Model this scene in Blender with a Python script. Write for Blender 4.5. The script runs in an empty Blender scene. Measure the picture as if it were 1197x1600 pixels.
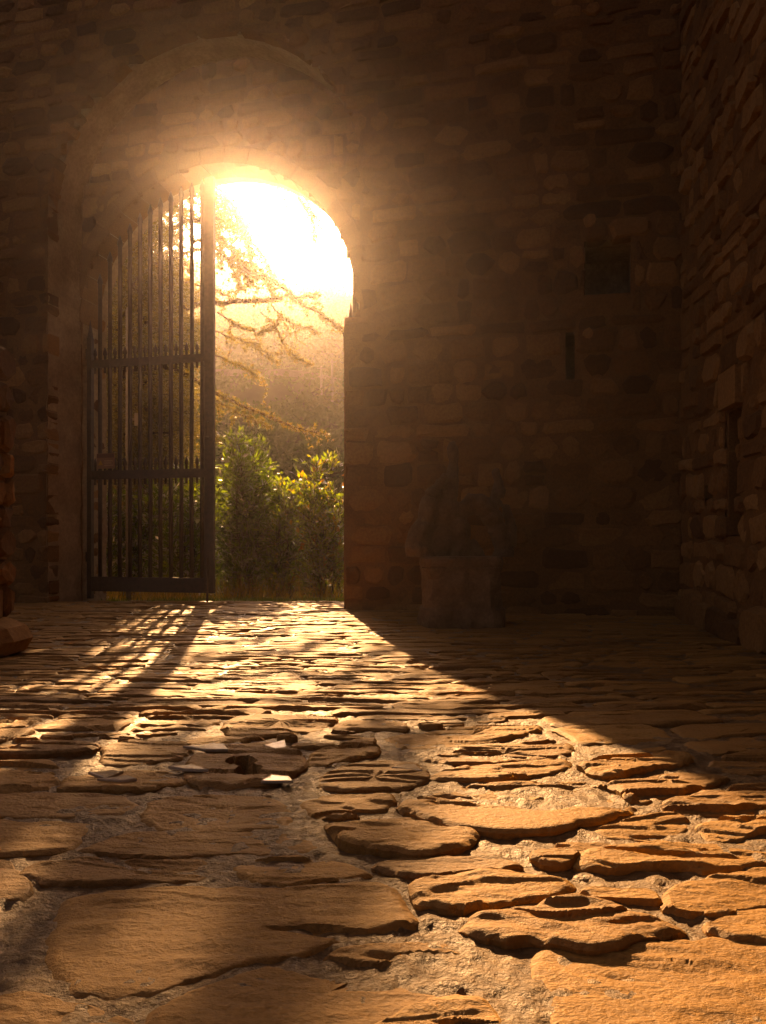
import bpy, math, random
import numpy as np
from mathutils import Vector

random.seed(7)
RNG = np.random.default_rng(11)
SC = bpy.context.scene
COL = SC.collection
R = math.radians
EYE, FOC, CX, HY = 0.58, 1200.0, 598.5, 845.0      # eye height (m); focal length, centre column and horizon row of the survey

# ------------------------------------------------------------------ camera
cam_d = bpy.data.cameras.new('camera')
cam = bpy.data.objects.new('camera', cam_d)
COL.objects.link(cam)
cam.location = (0, 0, EYE)
cam.rotation_euler = (R(90), 0, 0)
cam_d.sensor_fit = 'HORIZONTAL'
cam_d.sensor_width = 36
cam_d.lens = 36 * FOC / 1197
cam_d.shift_y = 45 / 1197
cam_d.clip_start = 0.02
cam_d.clip_end = 600
SC.camera = cam

# ------------------------------------------------------------------ sky + sun
SUN = Vector((-0.1754, 1.0, 0.445)).normalized()
elev = math.asin(SUN.z)
azim = math.atan2(SUN.x, SUN.y)
w = bpy.data.worlds.new('World')
SC.world = w
w.use_nodes = True
nt = w.node_tree
nt.nodes.clear()
sky = nt.nodes.new('ShaderNodeTexSky')
sky.sky_type = 'NISHITA'
sky.sun_disc = False
sky.sun_elevation = elev
sky.sun_rotation = azim
sky.air_density = 0.3
sky.dust_density = 8.0
sky.ozone_density = 0.3
bg = nt.nodes.new('ShaderNodeBackground')
bg.inputs['Strength'].default_value = 0.05
wo = nt.nodes.new('ShaderNodeOutputWorld')
nt.links.new(sky.outputs[0], bg.inputs[0])
nt.links.new(bg.outputs[0], wo.inputs[0])
sun_d = bpy.data.lights.new('sun', 'SUN')
sun_d.energy = 5.0
sun_d.angle = R(0.5)
sun_d.color = (1.0, 0.71, 0.38)
sun = bpy.data.objects.new('sun', sun_d)
COL.objects.link(sun)
sun.rotation_euler = SUN.to_track_quat('Z', 'Y').to_euler()
vs = SC.view_settings
vs.view_transform = 'Standard'
vs.look = 'None'
vs.gamma = 1
vs.exposure = 1.28
vs.use_white_balance = True
vs.white_balance_temperature = 10400
vs.white_balance_tint = 30
vs.use_curve_mapping = False
SC.cycles.max_bounces = 6
SC.cycles.volume_bounces = 1
SC.cycles.use_denoising = True
SC.cycles.caustics_reflective = False
SC.cycles.caustics_refractive = False
SC.cycles.sample_clamp_indirect = 6

# ------------------------------------------------------------------ noise
def _h(ix, iy, seed):
    n = (ix.astype(np.int64) * 374761393 + iy.astype(np.int64) * 668265263 + seed * 1442695041) & 0xFFFFFFFF
    n = ((n ^ (n >> 13)) * 1274126177) & 0xFFFFFFFF
    n = ((n ^ (n >> 15)) * 2246822519) & 0xFFFFFFFF
    return ((n ^ (n >> 16)) & 0xFFFFFF) / float(0xFFFFFF)

def vnoise(x, y, seed=0):
    x = np.asarray(x, float); y = np.asarray(y, float)
    ix = np.floor(x); iy = np.floor(y)
    fx = x - ix; fy = y - iy
    fx = fx * fx * fx * (fx * (fx * 6 - 15) + 10); fy = fy * fy * fy * (fy * (fy * 6 - 15) + 10)
    a = _h(ix, iy, seed); b = _h(ix + 1, iy, seed); c = _h(ix, iy + 1, seed); d = _h(ix + 1, iy + 1, seed)
    return (a + (b - a) * fx) * (1 - fy) + (c + (d - c) * fx) * fy

def fbm(x, y, octv=4, seed=0):
    s = 0; a = 0.5; t = 0
    for o in range(octv):
        s = s + a * vnoise(x, y, seed + o * 17); t += a
        a *= 0.5; x = np.asarray(x) * 2.03 + 7.1; y = np.asarray(y) * 2.03 + 3.7
    return s / t

# ------------------------------------------------------------------ mesh helpers
def mesh_obj(name, verts, faces, mat, parent=None, smooth=False, tint=None):
    me = bpy.data.meshes.new(name)
    me.from_pydata([tuple(v) for v in verts] if not isinstance(verts, np.ndarray) else verts.tolist(), [], faces)
    if tint is not None:
        at_ = me.attributes.new('tint', 'FLOAT', 'POINT')
        at_.data.foreach_set('value', np.asarray(tint, dtype=np.float32))
    if smooth:
        me.polygons.foreach_set('use_smooth', [True] * len(me.polygons))
    me.materials.append(mat)
    me.update()
    o = bpy.data.objects.new(name, me)
    COL.objects.link(o)
    if parent:
        o.parent = parent
        if parent.type == 'EMPTY':
            o.matrix_parent_inverse = parent.matrix_basis.inverted()
    return o

def tag(o, label=None, cat=None, group=None, kind=None):
    if label: o['label'] = label
    if cat: o['category'] = cat
    if group: o['group'] = group
    if kind: o['kind'] = kind
    return o

def thing(name, loc, label, cat, group=None):
    o = bpy.data.objects.new(name, None)
    o.empty_display_size = 0.1
    COL.objects.link(o)
    o.location = loc
    return tag(o, label, cat, group)

class MB:
    """collects shapes for ONE mesh object"""
    def __init__(s):
        s.v = []; s.f = []; s.t = []
    def add(s, v, f, tint=0.5):
        b = len(s.v)
        s.v += [tuple(p) for p in v]
        s.f += [tuple(i + b for i in q) for q in f]
        s.t += [tint] * len(v)
    def box(s, o, ux, uy, uz, tint=0.5):
        o, ux, uy, uz = map(Vector, (o, ux, uy, uz))
        v = [o, o + ux, o + ux + uy, o + uy, o + uz, o + ux + uz, o + ux + uy + uz, o + uy + uz]
        s.add(v, [(0, 3, 2, 1), (4, 5, 6, 7), (0, 1, 5, 4), (1, 2, 6, 5), (2, 3, 7, 6), (3, 0, 4, 7)], tint)
    def tube(s, pts, rad, n=8, tint=0.5, cap=True):
        pts = [Vector(p) for p in pts]
        if not hasattr(rad, '__len__'): rad = [rad] * len(pts)
        rings = []
        v = []
        up0 = Vector((0.13, 0.21, 1)).normalized()
        for i, p in enumerate(pts):
            d = (pts[min(i + 1, len(pts) - 1)] - pts[max(i - 1, 0)])
            d = d.normalized() if d.length > 1e-9 else Vector((0, 0, 1))
            a = d.cross(up0 if abs(d.dot(up0)) < 0.95 else Vector((1, 0, 0))).normalized()
            b = d.cross(a)
            rings.append(len(v))
            for k in range(n):
                t = 2 * math.pi * k / n
                v.append(p + (a * math.cos(t) + b * math.sin(t)) * rad[i])
        f = []
        for i in range(len(pts) - 1):
            for k in range(n):
                f.append((i * n + k, i * n + (k + 1) % n, (i + 1) * n + (k + 1) % n, (i + 1) * n + k))
        if cap:
            f.append(tuple(range(n - 1, -1, -1)))
            f.append(tuple((len(pts) - 1) * n + k for k in range(n)))
        s.add(v, f, tint)
    def build(s, name, mat, parent=None, smooth=False):
        return mesh_obj(name, s.v, s.f, mat, parent, smooth, s.t)

def px_of(x, y, z):
    y = np.maximum(y, 0.05)
    return CX + FOC * x / y, HY - FOC * (z - EYE) / y

def at(px, py, d):
    """point seen at survey pixel (px, py) at depth d"""
    return Vector(((px - CX) / FOC * d, d, EYE - (py - HY) / FOC * d))

# ------------------------------------------------------------------ materials
def new_mat(name):
    m = bpy.data.materials.new(name)
    m.use_nodes = True
    n = m.node_tree
    n.nodes.clear()
    return m, n.nodes, n.links

def ramp(nodes, stops):
    r = nodes.new('ShaderNodeValToRGB')
    el = r.color_ramp.elements
    while len(el) < len(stops): el.new(0.5)
    for e, (p, c) in zip(el, stops):
        e.position = p; e.color = (*c, 1)
    return r

def stone_mat(name, c0, c1, c2, rough=0.8, scale=(1, 1, 1), nscale=6, bump=0.35, spec=0.3, fine=60, tint_amt=0.75, bdist=0.02):
    m, N, L = new_mat(name)
    out = N.new('ShaderNodeOutputMaterial')
    b = N.new('ShaderNodeBsdfPrincipled')
    tc = N.new('ShaderNodeTexCoord')
    mp = N.new('ShaderNodeMapping'); mp.inputs['Scale'].default_value = scale
    L.new(tc.outputs['Object'], mp.inputs[0])
    n1 = N.new('ShaderNodeTexNoise'); n1.inputs['Scale'].default_value = nscale; n1.inputs['Detail'].default_value = 6
    n2 = N.new('ShaderNodeTexNoise'); n2.inputs['Scale'].default_value = fine; n2.inputs['Detail'].default_value = 5; n2.inputs['Roughness'].default_value = 0.65
    L.new(mp.outputs[0], n1.inputs['Vector']); L.new(mp.outputs[0], n2.inputs['Vector'])
    at_ = N.new('ShaderNodeAttribute'); at_.attribute_name = 'tint'
    mx = N.new('ShaderNodeMath'); mx.operation = 'MULTIPLY_ADD'
    L.new(at_.outputs['Fac'], mx.inputs[0]); mx.inputs[1].default_value = tint_amt
    ms = N.new('ShaderNodeMath'); ms.operation = 'MULTIPLY'; ms.inputs[1].default_value = 1 - tint_amt
    L.new(n1.outputs[0], ms.inputs[0]); L.new(ms.outputs[0], mx.inputs[2])
    rp = ramp(N, [(0.12, c0), (0.5, c1), (0.88, c2)])
    L.new(mx.outputs[0], rp.inputs[0])
    mixc = N.new('ShaderNodeMix'); mixc.data_type = 'RGBA'; mixc.blend_type = 'MULTIPLY'
    mixc.inputs[0].default_value = 0.55
    r2 = ramp(N, [(0.3, (0.45, 0.42, 0.4)), (0.62, (1.1, 1.1, 1.1))])
    L.new(n2.outputs[0], r2.inputs[0])
    L.new(rp.outputs[0], mixc.inputs[6]); L.new(r2.outputs[0], mixc.inputs[7])
    L.new(mixc.outputs[2], b.inputs['Base Color'])
    b.inputs['Roughness'].default_value = rough
    b.inputs['Specular IOR Level'].default_value = spec
    ad = N.new('ShaderNodeMath'); ad.operation = 'MULTIPLY_ADD'; ad.inputs[1].default_value = 0.45
    L.new(n2.outputs[0], ad.inputs[0]); L.new(n1.outputs[0], ad.inputs[2])
    bp = N.new('ShaderNodeBump'); bp.inputs['Strength'].default_value = bump; bp.inputs['Distance'].default_value = bdist
    L.new(ad.outputs[0], bp.inputs['Height']); L.new(bp.outputs[0], b.inputs['Normal'])
    L.new(b.outputs[0], out.inputs[0])
    return m

M_STONE = stone_mat('wall_stone', (0.12, 0.052, 0.016), (0.24, 0.113, 0.034), (0.36, 0.185, 0.062), rough=0.9, nscale=5, fine=45, bump=0.6)
M_STONE_SIDE = stone_mat('side_wall_stone_lit', (0.16, 0.075, 0.025), (0.29, 0.145, 0.048), (0.40, 0.22, 0.08), rough=0.9, nscale=5, fine=45, bump=0.7)  # paler copy of the wall stone: the side wall's stronger light put into colour
M_MORTAR = stone_mat('wall_mortar', (0.17, 0.08, 0.026), (0.25, 0.125, 0.042), (0.32, 0.17, 0.062), rough=0.95, nscale=4, fine=70, bump=0.5, tint_amt=0.2)
M_PLASTER = stone_mat('reveal_plaster', (0.24, 0.17, 0.105), (0.42, 0.31, 0.20), (0.58, 0.45, 0.30), rough=0.95, nscale=5, fine=30, bump=0.6, tint_amt=0.1)
M_PAVE = stone_mat('paving_sandstone', (0.22, 0.105, 0.026), (0.38, 0.195, 0.048), (0.47, 0.255, 0.07), rough=0.62, scale=(1, 1.5, 1), nscale=5, fine=120, bump=0.9, spec=0.4, bdist=0.010, tint_amt=0.55)
M_BED = stone_mat('joint_gravel', (0.08, 0.042, 0.016), (0.18, 0.10, 0.038), (0.38, 0.24, 0.10), rough=0.45, nscale=60, fine=230, bump=1.0, spec=0.5, tint_amt=0.0, bdist=0.012)
M_CHIP = stone_mat('pale_chip', (0.46, 0.36, 0.24), (0.56, 0.45, 0.32), (0.64, 0.53, 0.40), rough=0.2, nscale=9, fine=80, bump=0.12, spec=0.9)
M_ROCK = stone_mat('sculpture_rock', (0.10, 0.06, 0.03), (0.19, 0.12, 0.065), (0.34, 0.23, 0.135), rough=0.85, nscale=9, fine=50, bump=0.7, tint_amt=0.2)
M_EARTH = stone_mat('earth', (0.10, 0.075, 0.04), (0.15, 0.115, 0.06), (0.2, 0.15, 0.08), rough=0.95, nscale=1.2, fine=20, bump=0.5, tint_amt=0.0)
M_HILL = stone_mat('hillside_soil', (0.05, 0.06, 0.028), (0.08, 0.085, 0.042), (0.13, 0.115, 0.06), rough=1, nscale=0.12, fine=1.2, bump=0.4, tint_amt=0.0)
M_ROAD = stone_mat('far_road', (0.22, 0.2, 0.17), (0.27, 0.24, 0.2), (0.3, 0.27, 0.23), rough=0.9, nscale=1, fine=8, bump=0.1, tint_amt=0.0)
M_BARK = stone_mat('bark', (0.06, 0.04, 0.025), (0.11, 0.075, 0.045), (0.17, 0.12, 0.075), rough=0.95, scale=(1, 1, 0.25), nscale=14, fine=60, bump=0.8, tint_amt=0.0)

def add_clefts(m, scale, dist, strength):
    N, L = m.node_tree.nodes, m.node_tree.links
    b = next(n for n in N if n.type == 'BSDF_PRINCIPLED'); bp = next(n for n in N if n.type == 'BUMP')
    tc = next(n for n in N if n.type == 'TEX_COORD')
    mp = N.new('ShaderNodeMapping'); mp.inputs['Scale'].default_value = scale
    L.new(tc.outputs['Object'], mp.inputs[0])
    nz = N.new('ShaderNodeTexNoise'); nz.inputs['Scale'].default_value = 1; nz.inputs['Detail'].default_value = 7; nz.inputs['Roughness'].default_value = 0.58; nz.inputs['Distortion'].default_value = 0.3
    L.new(mp.outputs[0], nz.inputs['Vector'])
    mu = N.new('ShaderNodeMath'); mu.operation = 'MULTIPLY'; mu.inputs[1].default_value = 11
    fl = N.new('ShaderNodeMath'); fl.operation = 'FLOOR'
    L.new(nz.outputs[0], mu.inputs[0]); L.new(mu.outputs[0], fl.inputs[0])
    ad = N.new('ShaderNodeMath'); ad.operation = 'MULTIPLY_ADD'; ad.inputs[1].default_value = 0.25
    L.new(mu.outputs[0], ad.inputs[0]); L.new(fl.outputs[0], ad.inputs[2])
    b2 = N.new('ShaderNodeBump'); b2.inputs['Strength'].default_value = strength; b2.inputs['Distance'].default_value = dist
    L.new(ad.outputs[0], b2.inputs['Height']); L.new(bp.outputs[0], b2.inputs['Normal']); L.new(b2.outputs[0], b.inputs['Normal'])
add_clefts(M_PAVE, (5, 10, 5), 0.003, 0.5)

def simple(name, col, rough=0.5, metal=0.0, spec=0.5, noise=0.25, nscale=25, bump=0.0):
    m, N, L = new_mat(name)
    out = N.new('ShaderNodeOutputMaterial'); b = N.new('ShaderNodeBsdfPrincipled')
    tc = N.new('ShaderNodeTexCoord'); n1 = N.new('ShaderNodeTexNoise'); n1.inputs['Scale'].default_value = nscale; n1.inputs['Detail'].default_value = 5
    L.new(tc.outputs['Object'], n1.inputs['Vector'])
    rp = ramp(N, [(0.3, tuple(c * (1 - noise) for c in col)), (0.7, tuple(min(1, c * (1 + noise)) for c in col))])
    L.new(n1.outputs[0], rp.inputs[0]); L.new(rp.outputs[0], b.inputs['Base Color'])
    b.inputs['Roughness'].default_value = rough; b.inputs['Metallic'].default_value = metal; b.inputs['Specular IOR Level'].default_value = spec
    if bump:
        bp = N.new('ShaderNodeBump'); bp.inputs['Strength'].default_value = bump; bp.inputs['Distance'].default_value = 0.004
        L.new(n1.outputs[0], bp.inputs['Height']); L.new(bp.outputs[0], b.inputs['Normal'])
    L.new(b.outputs[0], out.inputs[0])
    return m

M_IRON = simple('painted_iron', (0.060, 0.033, 0.018), rough=0.45, spec=0.6, noise=0.4, bump=0.25)
M_POST = simple('galvanised_post', (0.30, 0.27, 0.24), rough=0.5, metal=0.3)
M_SIGN = simple('sign_plate', (0.30, 0.17, 0.10), rough=0.5, noise=0.1)
M_SIGNBAND = simple('sign_band', (0.16, 0.075, 0.04), rough=0.5, noise=0.1)
M_SIGNPALE = simple('sign_print', (0.48, 0.33, 0.2), rough=0.5, noise=0.05)
M_SIGNYEL = simple('sign_symbol', (0.5, 0.30, 0.04), rough=0.5, noise=0.05)
M_NOTICE = simple('notice_white', (0.62, 0.58, 0.52), rough=0.5, noise=0.05)

def leaf_mat(name, stops, trans=0.5, gloss=0.25, rough=0.35):
    m, N, L = new_mat(name)
    out = N.new('ShaderNodeOutputMaterial')
    at_ = N.new('ShaderNodeAttribute'); at_.attribute_name = 'tint'
    rp = ramp(N, stops)
    L.new(at_.outputs['Fac'], rp.inputs[0])
    d = N.new('ShaderNodeBsdfDiffuse'); t = N.new('ShaderNodeBsdfTranslucent')
    tm = N.new('ShaderNodeMix'); tm.data_type = 'RGBA'; tm.blend_type = 'MULTIPLY'; tm.inputs[0].default_value = 1
    tm.inputs[7].default_value = (5.8, 5.8, 2.0, 1)
    L.new(rp.outputs[0], d.inputs[0]); L.new(rp.outputs[0], tm.inputs[6]); L.new(tm.outputs[2], t.inputs[0])
    mx = N.new('ShaderNodeMixShader'); mx.inputs[0].default_value = trans
    L.new(d.outputs[0], mx.inputs[1]); L.new(t.outputs[0], mx.inputs[2])
    g = N.new('ShaderNodeBsdfGlossy'); g.inputs['Roughness'].default_value = rough
    fr = N.new('ShaderNodeFresnel'); fr.inputs[0].default_value = 1.45
    mf = N.new('ShaderNodeMath'); mf.operation = 'MULTIPLY'; mf.inputs[1].default_value = gloss * 2
    L.new(fr.outputs[0], mf.inputs[0])
    m2 = N.new('ShaderNodeMixShader')
    L.new(mf.outputs[0], m2.inputs[0]); L.new(mx.outputs[0], m2.inputs[1]); L.new(g.outputs[0], m2.inputs[2])
    L.new(m2.outputs[0], out.inputs[0])
    return m

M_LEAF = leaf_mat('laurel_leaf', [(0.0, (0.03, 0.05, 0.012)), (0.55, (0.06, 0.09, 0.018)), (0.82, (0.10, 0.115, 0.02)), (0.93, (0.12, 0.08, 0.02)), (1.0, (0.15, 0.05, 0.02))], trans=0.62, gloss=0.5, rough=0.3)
M_NEEDLE = leaf_mat('cedar_needle', [(0.0, (0.05, 0.045, 0.016)), (0.6, (0.09, 0.075, 0.03)), (1.0, (0.14, 0.105, 0.05))], trans=0.45, gloss=0.2)
M_DRY = leaf_mat('dry_grass', [(0.0, (0.10, 0.075, 0.03)), (1.0, (0.22, 0.15, 0.06))], trans=0.5, gloss=0.1)
M_GRASS = leaf_mat('short_grass', [(0.0, (0.04, 0.06, 0.015)), (1.0, (0.08, 0.10, 0.03))], trans=0.4, gloss=0.1)
M_SCRUB = leaf_mat('hill_scrub', [(0.0, (0.03, 0.05, 0.024)), (0.5, (0.05, 0.075, 0.035)), (1.0, (0.11, 0.095, 0.05))], trans=0.3, gloss=0.0)

# ------------------------------------------------------------------ the lie of the ground
GY = [0.0, 0.5, 1.2, 1.6, 1.94, 2.35, 2.87, 3.55, 4.6, 6.5, 7.3, 8.2, 12, 18, 24, 27, 50, 66]
GZ = [0.165, 0.165, 0.155, 0.142, 0.112, 0.077, 0.035, 0.0, -0.012, 0.0, 0.0, -0.05, -0.30, -0.9, -1.0, 0.6, 17.9, 16]
def G(x, y):
    y = np.asarray(y, float)
    return np.interp(y, GY, GZ) + 0.008 * (fbm(np.asarray(x) * 1.1 + 9, y * 1.1, 2, 5) - 0.5) * np.clip((7.5 - y), 0, 1)

def on_ground(px, py):
    lo, hi = 0.2, 7.2
    for _ in range(40):
        d = 0.5 * (lo + hi)
        z = EYE - (py - HY) / FOC * d
        if z > float(np.interp(d, GY, GZ)): lo = d
        else: hi = d
    return ((px - CX) / FOC * d, d)

# ------------------------------------------------------------------ walls: frames
P0 = (-0.311, 6.5)
U = (0.9724, -0.2334)
Nn = (0.2334, 0.9724)
class Face:
    """local (s along, t into the wall, z up) -> world"""
    def __init__(f, o, u, n):
        f.o = o; f.u = u; f.n = n
    def w(f, s, t, z):
        return (f.o[0] + s * f.u[0] + t * f.n[0], f.o[1] + s * f.u[1] + t * f.n[1], z)
FRONT = Face(P0, U, Nn)
BACKF = Face(FRONT.w(0, 0.5, 0)[:2], U, Nn)
LREV = Face(FRONT.w(-2.90, 0, 0)[:2], Nn, (-U[0], -U[1]))           # left reveal: runs into the wall
RREV = Face(FRONT.w(0.0, 0, 0)[:2], Nn, U)                           # right reveal of the pier
CORNER = FRONT.w(2.66, 0, 0)[:2]
RU = (-0.1175, -0.9931)
RIGHT = Face(CORNER, RU, (0.9931, -0.1175))

A_L, A_R, PIER_Z = -2.90, 0.15, 2.42
T_C, T_R, T_Z = (A_L + A_R) / 2, (A_R - A_L) / 2, 3.60              # tall front arch
G_L, G_R = -2.90, -0.054
G_C, G_RAD, G_Z = (G_L + G_R) / 2, (G_R - G_L) / 2, 2.76            # gate arch

def arch_hole(a, b, c, r, zs, lower_b=None, lower_z=0):
    def f(s, z, m=0.0):
        """None if outside, else pushed-out position"""
        if z <= zs:
            bb = lower_b if (lower_b is not None and z < lower_z) else b
            if a - m < s < bb + m:
                return (a - m, z) if s - a < bb - s else (bb + m, z)
            return None
        d = math.hypot(s - c, z - zs)
        if d < r + m:
            k = (r + m) / max(d, 1e-6)
            return (c + (s - c) * k, zs + (z - zs) * k)
        return None
    return f

def rect_hole(a, b, z0, z1):
    def f(s, z, m=0.0):
        if a < s < b and z0 < z < z1:
            ds = [(s - a, (a, z)), (b - s, (b, z)), (z - z0, (s, z0)), (z1 - z, (s, z1))]
            return min(ds)[1]
        return None
    f.rect = (a, b, z0, z1)
    return f

def stone_shape(face, ol, cs, cz, depth, proud, rng):
    """rounded rubble stone from an outline in (s, z)"""
    n = len(ol)
    v = []
    tl = rng.uniform(-0.012, 0.012); tz = rng.uniform(-0.012, 0.012)
    for (s, z) in ol: v.append(face.w(s, depth, z))
    for (s, z) in ol: v.append(face.w(s, 0.012 - proud * 0.3, z))
    for (s, z) in ol:
        k = 0.80 + rng.uniform(-0.06, 0.06)
        v.append(face.w(cs + (s - cs) * k, -proud + rng.uniform(-0.006, 0.006) + tl * (s - cs) * 4 + tz * (z - cz) * 4, cz + (z - cz) * k))
    v.append(face.w(cs + rng.uniform(-0.02, 0.02), -proud - rng.uniform(-0.004, 0.010), cz + rng.uniform(-0.01, 0.01)))
    f = []
    for k in range(n):
        k2 = (k + 1) % n
        f.append((k, k2, n + k2, n + k)); f.append((n + k, n + k2, 2 * n + k2, 2 * n + k)); f.append((2 * n + k, 2 * n + k2, 3 * n))
    return v, f

def courses(face, s0, s1, z0, z1, holes, rng, ch=(0.09, 0.20), sw=(0.12, 0.38), depth=0.14, proud=(-0.006, 0.018), margin=0.0, joint=0.011, wob=0.02, seed=1, edge_depth=None):
    """irregular coursed rubble; returns a list of (verts, faces, tint, world centre, size)"""
    out = []
    z = z0
    ci = 0
    while z < z1:
        h = rng.uniform(*ch)
        s = s0 - rng.uniform(0, 0.3)
        while s < s1:
            wd = rng.uniform(*sw) * (1.25 if h < 0.15 else 1.0)
            subs = [(s, wd, z, h)]
            if h > 0.19 and rng.random() < 0.22:                      # split into two thin stones
                hh = h * rng.uniform(0.4, 0.6)
                subs = [(s, wd, z, hh), (s, wd, z + hh, h - hh)]
            parts = []
            for (a, ww, zz, hh) in subs:
                if a + ww < s0 or a > s1: continue
                spans = [(max(a, s0), min(a + ww, s1))]
                for hf in holes:
                    rc = getattr(hf, 'rect', None)
                    if rc and min(zz + hh, rc[3]) - max(zz, rc[2]) > 0.02:
                        ns_ = []
                        for (p, q) in spans:
                            if q <= rc[0] or p >= rc[1]: ns_.append((p, q)); continue
                            if p < rc[0] - 0.04: ns_.append((p, rc[0] + 0.012))
                            if q > rc[1] + 0.04: ns_.append((rc[1] - 0.012, q))
                        spans = ns_
                parts += [(p, q, zz, hh) for (p, q) in spans]
            for (a0, b0, zz, hh) in parts:
                if b0 - a0 < 0.05: continue
                g = joint * rng.uniform(0.5, 1.7)
                x0, x1, y0, y1 = a0 + g, b0 - g, zz + g * 0.7, zz + hh - g * 0.7
                cr = min(x1 - x0, y1 - y0) * rng.uniform(0.10, 0.42)
                base = [(x0 + cr, y0), ((x0 + x1) / 2, y0), (x1 - cr, y0), (x1, y0 + cr), (x1, y1 - cr), (x1 - cr, y1), ((x0 + x1) / 2, y1), (x0 + cr, y1), (x0, y1 - cr), (x0, y0 + cr)]
                ol = []
                for (p, q) in base:
                    q2 = q + wob * 2 * (float(vnoise(p * 1.3, q * 0.7, seed)) - 0.5) * min(1, max(0, (q - z0) * 4))
                    ol.append((p + rng.uniform(-0.016, 0.016), q2 + rng.uniform(-0.013, 0.013)))
                ins = 0; new = []
                for (p, q) in ol:
                    hit = None
                    for hf in holes:
                        r = hf(p, q, margin)
                        if r: hit = r
                    if hit:
                        ins += 1
                        new.append((hit[0] + rng.uniform(-0.024, 0.012), hit[1] + rng.uniform(0, 0.008)))
                    else: new.append((p, q))
                if ins == len(ol): continue
                cs = sum(p for p, q in new) / len(new); cz = sum(q for p, q in new) / len(new)
                if any(hf(cs, cz, margin) for hf in holes): continue
                area = 0.5 * abs(sum(new[i][0] * new[(i + 1) % 10][1] - new[(i + 1) % 10][0] * new[i][1] for i in range(10)))
                if area < 0.004: continue
                dp = depth if not (ins and edge_depth) else edge_depth
                v, f = stone_shape(face, new, cs, cz, dp, rng.uniform(*proud), rng)
                out.append((v, f, rng.random(), face.w(cs, 0, cz), area))
            s += wd
        z += h
        ci += 1
    return out

def place_stones(stones, parent, mat, limit=300, name='stone', extra_name='rubble'):
    """the stones that show largest become parts of their own, the rest one part"""
    scored = []
    for st in stones:
        x, y, z = st[3]
        px, py = px_of(x, y, z)
        vis = y > 0.3 and -40 < px < 1240 and -40 < py < 1640
        scored.append((st[4] / max(y, 0.3) ** 2 if vis else -1.0, st))
    scored.sort(key=lambda q: -q[0])
    rest = MB()
    for i, (sc_, st) in enumerate(scored):
        if i < limit and sc_ > 0:
            c = Vector(st[3])
            o = mesh_obj(name, [Vector(p) - c for p in st[0]], st[1], mat, None, False, [st[2]] * len(st[0]))
            o.location = c
            o.parent = parent
            if parent.type == 'EMPTY': o.matrix_parent_inverse = parent.matrix_basis.inverted()
        else:
            rest.add(st[0], st[1], st[2])
    if rest.v:
        o = rest.build(extra_name, mat, parent)
        o['kind'] = 'stuff'

def sheet(face, s0, s1, z0, z1, holes, t, step, seed, amp=0.014, margin=0.0):
    ns = int((s1 - s0) / step) + 1; nz = int((z1 - z0) / step) + 1
    ss = np.linspace(s0, s1, ns); zz = np.linspace(z0, z1, nz)
    S, Z = np.meshgrid(ss, zz)
    T = t + amp * (fbm(S * 7, Z * 7, 3, seed) - 0.5) * 2
    V = [face.w(S[j, i], T[j, i], Z[j, i]) for j in range(nz) for i in range(ns)]
    F = []
    for j in range(nz - 1):
        for i in range(ns - 1):
            sc_, zc = (ss[i] + ss[i + 1]) / 2, (zz[j] + zz[j + 1]) / 2
            if any(h(sc_, zc, margin) for h in holes): continue
            F.append((j * ns + i, j * ns + i + 1, (j + 1) * ns + i + 1, (j + 1) * ns + i))
    return V, F

def arch_slab(mb, face, s0, s1, z0, ztop, a, b, c, r, zs, t0, t1, n=40, rects=()):
    def quadbox(sa, sb, za, zb):
        mb.box(face.w(sa, t0, za), Vector(face.w(sb, t0, za)) - Vector(face.w(sa, t0, za)), Vector(face.w(sa, t1, za)) - Vector(face.w(sa, t0, za)), (0, 0, zb - za))
    quadbox(s0, a, z0, ztop)
    e = b
    for (ra, rb, rz0, rz1) in rects:                                 # holes left in the masonry to the right of the arch
        quadbox(e, ra, z0, ztop)
        quadbox(ra + 0.001, rb - 0.001, z0, rz0)
        quadbox(ra + 0.001, rb - 0.001, rz1, ztop)
        e = rb
    quadbox(e, s1, z0, ztop)
    lo = []
    for i in range(n + 1):
        th = math.pi - math.pi * i / n
        lo.append((c + r * math.cos(th), zs + r * math.sin(th)))
    V = []
    for (s, z) in lo:
        V += [face.w(s, t0, z), face.w(s, t1, z), face.w(s, t0, ztop), face.w(s, t1, ztop)]
    F = []
    for i in range(n):
        p, q = i * 4, i * 4 + 4
        F += [(p, q, q + 2, p + 2), (p + 1, p + 3, q + 3, q + 1), (p, p + 1, q + 1, q)]
    mb.add(V, F)

def voussoirs(face, c, r, zs, width, n, t0, t1, rng, jit=0.02):
    out = []
    for i in range(n):
        a0 = math.pi * i / n + 0.002; a1 = math.pi * (i + 1) / n - 0.002
        r0 = r + rng.uniform(-0.003, 0.003); r1 = r + width + rng.uniform(-jit, jit)
        tt = t0 + rng.uniform(-0.012, 0.012)
        def q(a, rr, t): return face.w(c + rr * math.cos(a), t, zs + rr * math.sin(a))
        am = (a0 + a1) / 2; e = 0.006
        v = [q(a0, r0, t1), q(a1, r0, t1), q(a1, r1, t1), q(a0, r1, t1),
             q(a0, r0, tt + e), q(a1, r0, tt + e), q(a1, r1, tt + e), q(a0, r1, tt + e),
             q(a0 + .012, r0 + e, tt), q(a1 - .012, r0 + e, tt), q(a1 - .012, r1 - e, tt), q(a0 + .012, r1 - e, tt)]
        f = [(4, 5, 1, 0), (5, 6, 2, 1), (6, 7, 3, 2), (7, 4, 0, 3), (4, 8, 9, 5), (5, 9, 10, 6), (6, 10, 11, 7), (7, 11, 8, 4), (8, 11, 10, 9)]
        out.append((v, f, rng.random(), q(am, r + width / 2, 0), width * r * math.pi / n))
    return out

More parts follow.
